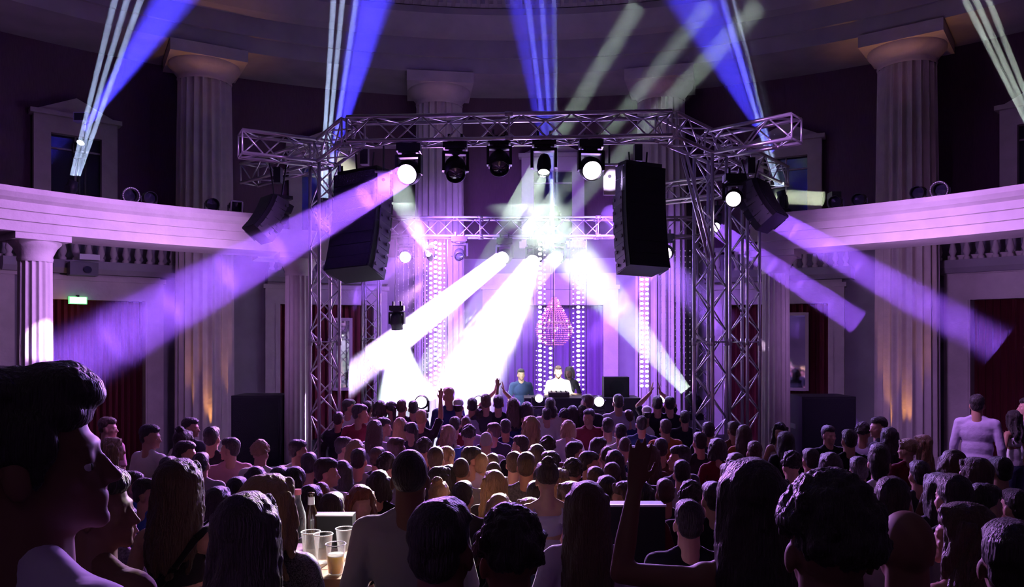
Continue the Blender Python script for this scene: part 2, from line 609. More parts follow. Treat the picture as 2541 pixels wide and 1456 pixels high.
# ------------------------------------------------------------------ stage, backline
STG = 0.55
t = thing('stage_platform', (0.3, 14, 0), 'low black stage platform under the rear truss', 'stage')
MB().box((0.3, 14.0, STG - 0.04), (8.6, 4.6, 0.08)).build('deck', BLACK, t)
MB().box((0.3, 11.72, STG / 2 - 0.04), (8.6, 0.04, STG - 0.08)).build('skirt', pmat('black_cloth', (0.01, 0.01, 0.012), 0.9), t)
for x in (-3.9, 0.3, 4.5):
    for y in (11.9, 16.2):
        MB().tube((x, y, 0), (x, y, STG - 0.08), 0.03, 8).build('leg', ALU, t)

t = thing('dj_booth', (0.95, 12.6, STG), 'black DJ booth in front of the man in white', 'booth')
MB().box((1.15, 12.55, STG + 0.5), (1.9, 0.06, 1.0)).build('front_panel', BLACK, t)
MB().box((1.15, 12.85, STG + 1.02), (1.9, 0.7, 0.05)).build('booth_top', BLACK, t)
for x in (0.25, 2.05):
    MB().box((x, 12.85, STG + 0.5), (0.05, 0.6, 1.0)).build('side_panel', BLACK, t)
t = thing('dj_mixer', (0.78, 12.8, STG + 1.045), 'small dark DJ mixer on the booth top before the man in white', 'mixer')
MB().box((0.78, 12.8, STG + 1.085), (0.34, 0.36, 0.08)).build('mixer_body', BLACKR, t)
g = MB()
for i in range(4):
    for j in range(3):
        g.frus((0.66 + i * 0.08, 12.7 + j * 0.09, STG + 1.12), (0.66 + i * 0.08, 12.7 + j * 0.09, STG + 1.145), 0.012, 0.01, 8)
g.build('mixer_knobs', GREYP, t)
t = thing('monitor_speaker', (1.65, 12.95, STG + 1.045), 'black monitor speaker on the right end of the DJ booth', 'speaker')
MB().box((1.75, 12.95, STG + 1.21), (0.42, 0.3, 0.33)).build('cabinet', BLACK, t)
MB().frus((1.75, 12.8, STG + 1.2), (1.75, 12.79, STG + 1.2), 0.12, 0.12, 20).build('speaker_cone', BLACKM, t)

# LED dot strips and faint LED mesh panels behind the DJ
E_DOT = emis('led_bright', (0.93, 0.85, 1.0), 7)
E_DIM = emis('led_dim', (0.75, 0.62, 1.0), 2.2)
E_FAINT = emis('led_faint', (0.62, 0.42, 0.85), 0.35)
LEDD = 14.6


def led_strip(label, cols, y0, y1, back=None, pitch=12.0):
    """cols: (px, dot radius in px, brightness class, y0, y1)"""
    xs = [c[0] for c in cols]
    a, b = P(min(xs) - 8, y1, LEDD), P(max(xs) + 8, y0, LEDD)
    t = thing('led_panel', ((a.x + b.x) / 2, LEDD, STG), label, 'led panel')
    zt = b.z + 0.05
    f = MB()
    for x in (a.x, b.x):
        f.box((x, LEDD + 0.03, (STG + zt) / 2), (0.014, 0.03, zt - STG))
    f.build('upright', BLACKR, t)
    for px, r, k, yy0, yy1 in cols:
        q = P(px, yy0, LEDD)
        m = MB()
        m.box((q.x, LEDD + 0.004, (STG + zt) / 2), (0.006, 0.006, zt - STG))
        y = yy0
        while y < yy1:
            c = P(px, y + (6 if (int(px * 10) % 2) else 0) * 0.5, LEDD)
            rr = r * LEDD / F
            m.ell(c, (rr * 1.15, rr * 0.6, rr * 0.9), su=8, sv=5)
            y += pitch
        o = m.build('led_string', BLACKR, t, True)
        o.data.materials.append((E_DOT, E_DIM, E_FAINT)[k])
        for pl in o.data.polygons[6:]:
            pl.material_index = 1


led_strip('widest bright LED dot strip left of the DJ, three columns of dots',
          [(1059, 1.5, 1, 660, 972), (1069, 3.3, 0, 606, 975), (1080.6, 4.0, 0, 602, 975), (1091.5, 3.8, 0, 602, 975), (1102.5, 2.2, 1, 602, 975)], 600, 978)
led_strip('bright LED dot strip just left of the man in white',
          [(1331, 1.3, 1, 870, 975), (1340, 4.2, 0, 606, 975), (1351.5, 2.4, 1, 606, 975), (1366, 3.6, 0, 864, 940)], 600, 978)
led_strip('bright LED dot strip just right of the man in white',
          [(1422.5, 2.0, 1, 606, 975), (1435, 4.2, 0, 630, 975), (1447, 2.8, 1, 666, 975)], 600, 978)
led_strip('double bright LED dot strip under the right speaker array',
          [(1592.5, 4.0, 0, 690, 965), (1605.5, 4.0, 0, 690, 965)], 600, 978)
led_strip('faint dotted LED mesh left of the brightest dot strip', [(988 + i * 12.5, 1.5, 2, 622, 960) for i in range(6)], 600, 978, pitch=14)
led_strip('faint dotted LED mesh at the right edge of the stage', [(1640 + i * 12, 1.6, 2, 622, 975) for i in range(7)], 600, 978, pitch=14)

hb = MB().box((0.35, 14.3, 2.75), (6.2, 2.9, 4.2)).build('stage_haze', haze(0.022, 0.2))
hb['kind'] = 'stuff'
tag(hb, 'thin violet haze hanging in the air over the stage', 'haze')

# crystal chandelier standing out pink behind the DJ
cc = P(1375, 740, 16.0)
t = thing('chandelier', (cc.x, cc.y, cc.z), 'pink lit crystal chandelier hanging behind the man in white', 'chandelier')
PKG = pmat('pink_crystal', (0.55, 0.30, 0.38), 0.15, spec=0.8, emit=(1.0, 0.30, 0.40), estr=0.12)
SPK = emis('crystal_sparkle', (1.0, 0.75, 0.72), 5)
k = 16.0 / F
cr = random.Random(5)
MB().tube(cc + Vector((0, 0, 0.0)), cc + Vector((0, 0, 3.0)), 0.012, 6).build('chain', GILT, t)
strands = MB()
sp = MB()


def rad_at(y):            # silhouette radius in px at picture row y
    if y < 800:
        return 6 + (y - 740) / 60 * 34
    if y < 815:
        return 40 + (y - 800) / 15 * 5
    return 45 * math.sqrt(max(0, 1 - ((y - 815) / 46) ** 2))


for i in range(26):
    a = 2 * PI * i / 26
    for y in range(740, 860, 5):
        r = rad_at(y) * k
        q = Vector((cc.x + r * math.cos(a), cc.y + r * math.sin(a), CAMZ + (HY - y) * k))
        strands.ell(q, 0.015, su=6, sv=4)
        if cr.random() < 0.03:
            sp.ell(q, 0.02, su=6, sv=4)
strands.path([Vector((cc.x, cc.y, CAMZ + (HY - y) * k)) for y in (735, 800, 862)], 0.012)
for y in (742, 770, 800, 830, 856):
    for i in range(13):
        a = PI * i / 13
        v = Vector((math.cos(a), math.sin(a), 0)) * rad_at(y) * k
        q = Vector((cc.x, cc.y, CAMZ + (HY - y) * k))
        strands.tube(q - v, q + v, 0.004, 4)
strands.build('crystal_strands', PKG, t)
sp.build('glint_beads', SPK, t)  # random glowing beads painted in as sparkle on the crystal
ring = MB()
for y, rr in ((800, 41), (815, 46)):
    pts = [Vector((cc.x + rr * k * math.cos(2 * PI * i / 32), cc.y + rr * k * math.sin(2 * PI * i / 32), CAMZ + (HY - y) * k)) for i in range(33)]
    ring.path(pts, 0.014, 6)
ring.build('ring', GILT, t)
lamp('POINT', 'chandelier_lamp', cc + Vector((0, -0.3, -0.5)), None, 12, (1.0, 0.3, 0.35), 0.15)


# ------------------------------------------------------------------ trusses
def truss(name, a, b, label, size=0.30, up=(0, 0, 1), pitch=0.30, group='aluminium stage truss', base=False, cr_=0.024, br_=0.011):
    a, b = Vector(a), Vector(b)
    d = (b - a).normalized()
    up = Vector(up)
    s = d.cross(up).normalized()
    u = s.cross(d).normalized()
    t = thing(name, a, label, 'truss', group)
    offs = [(-1, -1), (1, -1), (1, 1), (-1, 1)]
    h = size / 2
    for ox, oz in offs:
        o = s * ox * h + u * oz * h
        MB().tube(a + o, b + o, cr_, 10).build('chord', ALU, t, True)
    L = (b - a).length
    n = max(2, round(L / pitch))
    lat = MB()
    for f in range(4):
        o1 = s * offs[f][0] * h + u * offs[f][1] * h
        o2 = s * offs[(f + 1) % 4][0] * h + u * offs[(f + 1) % 4][1] * h
        for i in range(n):
            p0, p1 = a + d * L * i / n, a + d * L * (i + 1) / n
            if (i + f) % 2:
                lat.tube(p0 + o1, p1 + o2, br_, 6)
            else:
                lat.tube(p0 + o2, p1 + o1, br_, 6)
        seg = max(1, round(L / 2.0))
        for i in range(seg + 1):
            q = a + d * L * i / seg
            lat.tube(q + o1, q + o2, br_ * 1.2, 6)
    lat.build('lattice', ALU, t, True)
    con = MB()
    for i in range(1, seg):
        q = a + d * L * i / seg
        for ox, oz in offs:
            o = s * ox * h + u * oz * h
            con.tube(q + o - d * 0.05, q + o + d * 0.05, cr_ * 1.35, 10)
    if con.v:
        con.build('coupler', ALU, t, True)
    if base:
        MB().box(a + Vector((0, 0, -0.0)), (size * 2, size * 2, 0.03)).build('base_plate', BLACKR, t)
    return t


TZ = 5.15            # centre height of the front truss ring
FL, FR = Vector((-2.0, 9.65, TZ)), Vector((1.93, 9.6, TZ + 0.06))
TL, TR = Vector((-2.63, 10.75, 0)), Vector((2.68, 10.35, 0))
truss('truss_beam', FL + Vector((-0.05, 0, 0)), FR + Vector((0.05, 0, 0)), 'long front lighting truss spanning above the crowd')
truss('truss_beam', FL, (TL.x, TL.y, TZ), 'short angled truss joining the front truss to the left tower')
truss('truss_beam', FR, (4.25, 12.2, TZ - 0.02), 'angled truss running back past the right tower')
truss('truss_beam', (TL.x, TL.y, TZ), (-3.62, 10.2, TZ), 'left truss arm pointing outwards over the balcony')
truss('truss_beam', (TL.x - 0.1, TL.y + 0.1, TZ), (-4.15, 12.1, TZ), 'lower left truss arm running back behind the small speakers')
truss('truss_beam', (TR.x, TR.y, TZ + 0.02), (3.55, 9.55, TZ + 0.02), 'right truss arm pointing outwards under the blue beam')
truss('truss_beam', (2.58, 13.1, TZ - 0.1), (3.75, 12.3, TZ - 0.1), 'short truss stub between right speaker array and right tower')
truss('truss_beam', (-2.9, 15.0, 4.75), (3.95, 15.0, 4.75), 'rear lighting truss behind the two speaker arrays', size=0.36, pitch=0.36)
rot = Matrix.Rotation(R(38), 3, 'Z')
truss('truss_tower', (TL.x, TL.y, 0.02), (TL.x, TL.y, TZ - 0.15), 'left front truss tower rising from the crowd', up=rot @ Vector((0, 1, 0)), base=True)
truss('truss_tower', (TR.x, TR.y, 0.02), (TR.x, TR.y, TZ - 0.15), 'right front truss tower rising from the crowd', up=rot @ Vector((0, 1, 0)), base=True)
truss('truss_tower', (3.45, 11.35, 0.02), (3.45, 11.35, TZ - 0.15), 'second truss tower close behind the right one', up=rot @ Vector((0, 1, 0)), base=True)
truss('truss_tower', (-2.75, 15.0, STG + 0.016), (-2.75, 15.0, 4.6), 'slim rear truss tower under the left speaker array', up=(0, 1, 0), base=True)
truss('truss_tower', (3.75, 15.0, STG + 0.016), (3.75, 15.0, 4.6), 'rear truss tower at the right end of the stage', up=(0, 1, 0), base=True)
t = thing('brace_pole', P(1765, 640, 9.9), 'pair of pale poles leaning inside the right truss corner', 'pole')
for dx in (0, 12):
    MB().tube(P(1692 + dx, 385, 10.0), P(1757 + dx, 640, 9.95), 0.02, 8).build('pole', ALU, t, True)


# ------------------------------------------------------------------ moving-head lamps and beams
def light_beam(src, tgt, parent, r0, spread, power, color, dens, g=0.15, kind='AREA', lamp_on=True, cone=None, start=0.05, blend=0.4, fade=(1,)):
    """a lamp plus a haze cone cut to its beam; fade thins the haze"""
    src, tgt = Vector(src), Vector(tgt)
    d = (tgt - src).normalized()
    L = (tgt - src).length
    a = src + d * start
    lamp('AREA', 'beam_lamp', a, tgt, power, color, 2 * r0, spread)
    if dens:
        half = R(spread / 2)
        n = len(fade)
        for i, fd in enumerate(fade):
            t0, t1 = L * i / n, L * (i + 1) / n
            p0, p1 = a + d * (0.01 + t0 + (0.002 if i else 0)), a + d * (t1 - 0.05 * (i == n - 1))
            m = MB().frus(p0, p1, (r0 + t0 * math.tan(half)) * 1.06, (r0 + t1 * math.tan(half)) * 1.06, 28)
            o = m.build('light_beam', haze(dens * fd, g), parent)  # beam shape and fall-off put into the haze volume
            o['kind'] = 'stuff'


def moving_head(pos, tgt, label, lens=None, size=1.0, hang=True, lens_r=0.085, group=None, name='moving_head_lamp', bracket=True):
    """pos: centre of the lamp head"""
    pos, tgt = Vector(pos), Vector(tgt)
    d = (tgt - pos).normalized()
    up = Vector((0, 0, 1)) if hang else Vector((0, 0, -1))
    base = pos + up * 0.30 * size
    t = thing(name, pos, label, 'stage lamp', group)
    yaw = Matrix.Rotation(math.atan2(d.x, -d.y) if abs(d.x) + abs(d.y) > 1e-3 else 0, 3, 'Z')
    # base
    mb = MB()
    mb.box(base, (0.30 * size, 0.20 * size, 0.10 * size))
    mb.box(base - up * 0.055 * size, (0.25 * size, 0.17 * size, 0.03 * size))
    mb.build('base', BLACK, t)
    # yoke
    mb = MB()
    mb.frus(base - up * 0.05 * size, base - up * 0.09 * size, 0.09 * size, 0.09 * size, 14)
    mb.box(base - up * 0.10 * size, (0.33 * size, 0.10 * size, 0.04 * size), yaw)
    for sx in (-1, 1):
        mb.box(pos + yaw @ Vector((sx * 0.15 * size, 0, 0)) + up * 0.09 * size, (0.035 * size, 0.11 * size, 0.24 * size), yaw)
    mb.build('yoke', BLACK, t)
    # head
    q = d.to_track_quat('Z', 'Y').to_matrix()
    r = lens_r
    h = MB().lathe([(0.001, -0.17), (r * 0.85, -0.16), (r * 1.15, -0.10), (r * 1.3, 0.0), (r * 1.3, 0.03), (r * 1.12, 0.05), (r * 1.12, 0.12), (r * 1.05, 0.12), (r * 1.0, 0.10)], 24, c=pos, axis=q)
    h.build('head', BLACK, t, True)
    MB().lathe([(r * 1.02, 0.0), (r * 0.8, 0.015), (0.001, 0.03)], 24, c=pos + d * 0.085, axis=q).build('lens', lens or DGLASS, t, True)
    if bracket:
        m = MB()
        for sx in (-1, 1):
            m.box(base + Vector((sx * 0.08 * size, 0, 0)) + up * 0.09 * size, (0.03, 0.06, 0.10 * size))
        m.build('clamp', BLACKR, t)
    return t, pos + d * 0.14


D1 = 9.65
G1 = 'lamps hanging under the front truss'
tgE = P(120, 930, 6.8)
mh, s = moving_head(P(1015, 428, D1), P(960, 470, 8.8), 'leftmost lamp under the front truss, blazing violet', E_PURPLE, 1.0, group=G1, lens_r=0.12)
light_beam(s, tgE, mh, 0.13, 7, 1000, VIOLET, 0.10, fade=(1.0, 0.85, 0.66, 0.48, 0.32, 0.2, 0.1))
moving_head(P(1130, 420, D1), P(1140, 560, 9.0), 'second lamp from the left under the front truss, unlit with a violet glint', None, 1.0, group=G1, lens_r=0.11)
moving_head(P(1239, 405, D1), P(1239, 520, 9.0), 'middle lamp under the front truss, unlit', None, 0.95, group=G1, lens_r=0.11)
mh, s = moving_head(P(1350, 412, D1), P(1345, 520, 9.3), 'second lamp from the right under the front truss, glowing greenish white', E_WHITE, 1.0, group=G1, lens_r=0.07)
light_beam(s, P(1215, 900, 13.0), mh, 0.05, 21, 42, GREENISH, 0.035)
light_beam(s + Vector((0.1, 0, 0)), P(1372, 640, 10.2), mh, 0.02, 3, 30, ICE, 0.03)
mh, s = moving_head(P(1466, 418, D1), P(1500, 470, 8.8), 'rightmost lamp under the front truss, blazing violet', E_PURPLE, 1.0, group=G1, lens_r=0.115)
light_beam(s + Vector((0.25, 0.75, -0.35)), P(1790, 800, 13.0), mh, 0.12, 6, 160, VIOLET, 0.05)
mh, s = moving_head(P(1822, 492, 10.2), P(1790, 520, 9.0), 'violet lamp beside the small right speakers', E_PURPLE, 0.9, lens_r=0.095)
light_beam(P(1890, 525, 11.1), P(2480, 860, 9.4), mh, 0.14, 6, 420, VIOLET, 0.07, fade=(1.0, 0.85, 0.66, 0.48, 0.32, 0.2, 0.1))

G2 = 'lamps hanging under the rear truss'
D2 = 14.8
mh, s = moving_head(P(1007, 636, D2), P(985, 660, 13.6), 'dimmer round violet lamp beside the left speaker array', E_PURPLE, 1.0, group=G2, lens_r=0.105)
light_beam(s, P(880, 740, 13.4), mh, 0.11, 5, 80, VIOLET, 0.05)
moving_head(P(1140, 632, D2), P(1140, 700, 13.6), 'unlit lamp between the LED strip and the first white beam', None, 1.0, group=G2)
mh, s = moving_head(P(1252, 636, D2), P(1200, 676, 13.8), 'rear truss lamp throwing the long white beam down to the left', E_WHITE, 1.0, group=G2, lens_r=0.12)
light_beam(s, P(930, 890, 13.2), mh, 0.15, 5, 5200, (0.70, 0.50, 1.0), 0.45, fade=(1.0, 1.0, 0.8, 0.55))
mh, s = moving_head(P(1326, 640, D2), P(1290, 720, 13.8), 'rear truss lamp throwing the broadest white beam downwards', E_WHITE, 1.0, group=G2, lens_r=0.12)
light_beam(s, P(1222, 850, 13.6), mh, 0.15, 20, 4500, (0.80, 0.74, 1.0), 0.42, fade=(1.0, 1.0, 0.9, 0.5, 0.12))
light_beam(s + Vector((-0.05, 0, -.02)), P(1125, 905, 13.2), mh, 0.14, 7, 900, (0.9, 0.55, 1.0), 0.12, fade=(1, 1, 0.8, 0.4))
mh, s = moving_head(P(1385, 634, D2), P(1340, 680, 13.8), 'rear truss lamp throwing a white beam left of the chandelier', E_WHITE, 1.0, group=G2, lens_r=0.12)
light_beam(s, P(1240, 790, 13.7), mh, 0.14, 5, 2300, (0.88, 0.80, 1.0), 0.40)
mh, s = moving_head(P(1652, 626, D2), P(1635, 660, 13.6), 'round violet lamp below right of the right speaker array', E_PURPLE, 1.0, group=G2, lens_r=0.12)
light_beam(s, P(1530, 770, 13.4), mh, 0.12, 5, 160, VIOLET, 0.07)
mh, s = moving_head(P(1066, 636, 14.3), P(1050, 600, 13.6), 'small greenish lamp pointing up beside the dotted LED strip', E_WHITE, 0.6, group=G2, lens_r=0.045)
light_beam(s, P(985, 470, 12.6), mh, 0.035, 16, 40, GREENISH, 0.10)
mh, s = moving_head(P(1768, 560, 12.4), P(1830, 610, 11.6), 'lamp hidden behind the right truss towers throwing a violet beam', E_PURPLE, 0.9)
light_beam(s, P(2130, 800, 10.9), mh, 0.12, 4, 420, VIOLET, 0.12, fade=(1.0, 1.0, 0.9, 0.6, 0.3))

# floor lamps with ice-white beams at both ends of the stage
mh, s = moving_head(P(1722, 992, 12.2), P(1640, 900, 12.3), 'floor lamp at the right end of the stage throwing a pale fan', E_WHITE, 0.9, hang=False, bracket=False)
light_beam(s, P(1385, 590, 12.9), mh, 0.09, 15, 1050, GREENISH, 0.13, fade=(1, 0.9, 0.6, 0.35, 0.2, 0.1))

mh, s = moving_head(P(985, 800, 12.8), P(990, 900, 12.9), 'added lamp left of the wide LED strip making the white glare', E_WHITE, 0.8)  # lamp invented here to make the white glare
light_beam(s, P(1004, 990, 13.0), mh, 0.10, 40, 1600, (0.80, 0.95, 1.0), 0.5)
mh, s = moving_head(P(1000, 975, 13.3), P(1300, 640, 13.3), 'floor lamp at the left end of the stage throwing thin rays', E_WHITE, 0.8, hang=False, bracket=False)
for tx, ty, pw in ((1880, 15, 60), (1580, 15, 50), (1760, 10, 22)):
    light_beam(s, P(tx, ty, 13.0), mh, 0.07, 2.6, pw, GREENISH, 0.035)

# footlights along the stage edge
G3 = 'footlights along the stage edge'
for i, (px, py, r, lab) in enumerate(((1047, 997, 0.085, 'violet footlight at the left end of the stage edge'),
                                      (1188, 994, 0.065, 'small violet footlight under the white cap wearer'),
                                      (1337, 988, 0.06, 'small violet footlight left of the DJ booth'),
                                      (1485, 996, 0.075, 'pink footlight right of the DJ booth'),
                                      (1643, 988, 0.06, 'violet footlight between the raised clapping hands'))):
    pos = P(px, py, 11.95)
    t, s = moving_head(pos, pos + Vector((0, -1, 0.06)), lab, E_PURPLE, 0.7, hang=False, lens_r=r, group=G3, name='footlight', bracket=False)
    MB().tube(pos - Vector((0, 0, 0.24)), (pos.x, pos.y, STG), 0.02, 8).build('stand', BLACKR, t)
    MB().frus((pos.x, pos.y, STG), (pos.x, pos.y, STG + 0.03), 0.16, 0.14, 16).build('stand_foot', BLACKR, t)
    lamp('SPOT', 'footlight_lamp', s, s + Vector((0, -3, -0.2)), 45, PINK if i in (0, 3) else VIOLET, r, 110, 0.8)

# pale rigging plates at the inner top corners of the speaker arrays, glaring under an added spot each
WPL = pmat('white_painted_steel', (0.85, 0.84, 0.86), 0.5)
for px, y0, y1, lx, lab in ((952, 430, 482, 1015, 'pale rigging plate at the corner of the left speaker array'),
                        (1512, 412, 484, 1472, 'glaring white rigging plate at the corner of the right speaker array')):
    a, b = P(px - 13, y1, 9.72), P(px + 13, y0, 9.72)
    c = (a + b) / 2
    t = thing('rigging_plate', c, lab, 'rigging plate')
    hh = b.z - a.z
    MB().box(c, (0.15, 0.03, hh)).build('plate', WPL, t)
    MB().box(c + Vector((0, 0, hh / 2 + 0.012)), (0.21, 0.10, 0.02)).build('top_flange', WPL, t)
    MB().frus((c.x, c.y - 0.016, c.z + 0.05), (c.x, c.y - 0.022, c.z + 0.05), 0.022, 0.022, 14).build('shackle_hole', BLACK, t)
    MB().tube(c + Vector((0, 0.0, hh / 2)), (c.x, c.y, 5.0), 0.012, 6).build('hanger', BLACKR, t)
    lamp('SPOT', 'plate_glare_spot', P(lx, 440, 9.3), c, (60 if lx < 1200 else 320), VIOLET if lx < 1200 else (0.8, 0.6, 1.0), 0.05, 24, 0.5)  # spot added beside the lit lens to make the plate glare

# vertical beams: narrow ice-white rays from lamps on the balcony and rear truss, with deep blue floods
BEAMS = [  # source px,py,d ; three targets at the picture top ; blue flood
    ((177, 468, 11.15), ((285, 0), (315, 0), (348, 0)), 11.2, ((195, 362, 12.9), (430, 0), 12), 'tall ray lamp on the balcony ledge at the far left', True),
    ((800, 520, 12.2), ((828, 0), (850, 0), (884, 0)), 12.6, ((812, 470, 12.4), (925, 0), 12), 'ray lamp hidden behind the left truss tower', False),
    ((1378, 528, 15.0), ((1310, 0), (1345, 0), (1375, 0)), 15.4, ((1372, 505, 15.1), (1320, 0), 15), 'ray lamp standing on the rear truss', False),
    ((1942, 493, 11.9), ((1795, 0), (1822, 0), (1850, 0)), 12.2, ((1930, 420, 12.3), (1730, 0), 17), 'ray lamp on the balcony ledge beside the small right speakers', True),
    ((2600, 392, 9.6), ((2385, -20), (2412, -20), (2445, -20)), 10.0, None, 'ray lamp on the balcony ledge at the far right', True)]
for (sx, sy, sd), tg, td, blue, lab, ledge in BEAMS:
    pos = P(sx, sy, sd)
    mt = P(tg[1][0], tg[1][1], td)
    mh, s = moving_head(pos, mt, lab, E_WHITE, 0.7, hang=False, lens_r=0.06, bracket=False, group='tall ray lamps')
    for i, (tx, ty) in enumerate(tg):
        e = P(tx, ty, td)
        e = s + (e - s) * 1.06
        off = Vector(((i - 1) * 0.045, 0, 0))
        light_beam(s + off, e, mh, 0.027, 1.0, (36, 22, 40)[i] * (0.45 if blue is None else 1), ICE if blue else (0.8, 0.95, 0.85), 0.13, g=0.0)
    if blue:
        (bx, by, bd), (tx, ty), an = blue
        b = P(bx, by, bd)
        e = b + (P(tx, ty, bd) - b) * 1.1
        b = b + (e - b).normalized() * 0.22 + Vector((0, -0.12, 0))
        light_beam(b, e, mh, 0.03, an + 2, 170, BLUE, 0.06, g=0.0)
# small lamps on a stand before the left upper window
pos = P(196, 362, 12.9)
t, s = moving_head(pos, P(250, 250, 12.0), 'blue white lamp on a pole before the upper left window', E_SOFT, 0.6, hang=False, lens_r=0.06, bracket=False)
MB().tube(pos - Vector((0, 0, .1)), (pos.x, pos.y, TOPZ), 0.02, 8).build('pole', BLACKR, t)
pos = P(203, 292, 12.9)
t = thing('flood_lamp', pos, 'square blue lit floodlight on the tall pole at the upper left window', 'stage lamp')
MB().box(pos, (0.22, 0.12, 0.16)).build('housing', pmat('blue_grey_housing', (0.3, 0.3, 0.5), 0.4), t)
MB().box(pos + Vector((0, -0.065, 0)), (0.18, 0.01, 0.12)).build('glass', DGLASS, t)
MB().tube(pos + Vector((0.0, 0.1, -0.08)), (pos.x, pos.y + 0.1, TOPZ), 0.018, 8).build('pole', BLACKR, t)

# dark lamps and loop lights along the balcony ledge
LEDGE = [(320, 490, 'round ring-shaped lamp on the left balcony ledge', 'ring'), (370, 500, 'tilted dark lamp beside the ring-shaped lamp', 'par'),
         (525, 516, 'dark lamp on the left ledge, in front of the giant column', 'par'), (583, 525, 'square pale-framed lamp at the right end of the left ledge', 'square'),
         (2075, 492, 'dark lamp on the right ledge at the end of the greenish beam', 'par'), (2133, 482, 'low dark lamp on the right ledge, second from the stage', 'par'),
         (2280, 458, 'dark lamp on the right ledge in front of the giant column', 'par'), (2337, 447, 'looped lamp on the right ledge, furthest from the stage', 'ring')]
for px, py, lab, kd in LEDGE:
    q = hit(px, RB + 0.35)
    pos = Vector((q.x, q.y, TOPZ + 0.17))
    t = thing('ledge_lamp', (pos.x, pos.y, TOPZ), lab, 'stage lamp', 'small lamps along the balcony ledge')
    face = (Vector((C0[0], C0[1] + 1, 3.0)) - pos).normalized()
    M = face.to_track_quat('Z', 'Y').to_matrix()
    MB().lathe([(0.001, -0.13), (0.07, -0.12), (0.085, 0.0), (0.10, 0.08), (0.09, 0.08), (0.085, 0.03)], 20, c=pos, axis=M).build('housing', BLACKR, t, True)
    MB().lathe([(0.086, 0.02), (0.001, 0.03)], 20, c=pos, axis=M).build('lens', DGLASS, t, True)
    m = MB()
    for sx in (-1, 1):
        m.box(pos + M @ Vector((sx * 0.105, 0, 0)) + Vector((0, 0, -0.08)), (0.012, 0.03, 0.18))
    m.box((pos.x, pos.y, TOPZ + 0.012), (0.24, 0.12, 0.02))
    m.build('stirrup', GREYP, t)
    if kd == 'ring':
        pts = [pos + M @ Vector((0.115 * math.cos(2 * PI * i / 28), 0.115 * math.sin(2 * PI * i / 28), 0.09)) for i in range(29)]
        MB().path(pts, 0.012, 8).build('rim', ALU, t, True)
    if kd == 'square':
        m = MB()
        for i in range(4):
            a = M @ Vector((0.12 * math.cos(PI / 4 + i * PI / 2), 0.12 * math.sin(PI / 4 + i * PI / 2), 0.09))
            b = M @ Vector((0.12 * math.cos(PI / 4 + (i + 1) * PI / 2), 0.12 * math.sin(PI / 4 + (i + 1) * PI / 2), 0.09))
            m.tube(pos + a, pos + b, 0.016, 6)
        m.build('colour_frame', ALU, t)
q = hit(2060, RB + 0.4)
a = Vector((q.x, q.y + 0.1, 4.72))
lamp_o = thing('flood_lamp', a, 'flood lamp on the right ledge making the short greenish beam', 'stage lamp')
MB().box(a + Vector((0.1, 0, 0)), (0.14, 0.2, 0.2)).build('housing', BLACKR, lamp_o)
light_beam(a, P(1925, 487, 12.3), lamp_o, 0.11, 4, 22, (0.9, 1.0, 0.72), 0.12)

# light patches where beams strike the slim columns, and fixtureless spots raking the crowd
pc = hit(87, RB + 0.35)
lamp('SPOT', 'column_strike_lamp', (-2.3, 9.2, 4.6), (pc.x, pc.y, 2.44), 3800, (0.85, 0.6, 1.0), 0.03, 6.5, 0.12)
pc = hit(1925, RB + 0.35)
lamp('SPOT', 'column_strike_lamp', (1.6, 13.5, 3.2), (pc.x - 0.2, pc.y, 2.45), 900, (0.85, 0.65, 1.0), 0.03, 3.0, 0.3)
lamp('SPOT', 'crowd_strike_lamp', (0.25, 14.4, 3.7), (-0.3, 5.2, 1.45), 30000, WARM, 0.05, 11, 0.7)
lamp('SPOT', 'crowd_strike_lamp', (-1.6, 14.4, 3.7), (-2.7, 7.6, 1.3), 8000, PINK, 0.05, 11, 0.7)
lamp('SPOT', 'crowd_strike_lamp', (0.6, 12.0, 4.3), (-0.85, 2.75, 1.95), 3200, (1.0, 0.92, 0.5), 0.05, 6, 0.7)
lamp('SPOT', 'dj_key_lamp', (0.6, 9.6, 4.9), (0.76, 13.5, 1.75), 9000, (0.95, 0.95, 1.0), 0.05, 9, 0.5)
lamp('SPOT', 'table_fill_spot', (0.2, 7.0, 4.6), (-0.82, 3.3, 1.5), 9000, (1.0, 0.97, 0.95), 0.05, 6, 0.5)  # unseen spot added to brighten the cups and tabletop


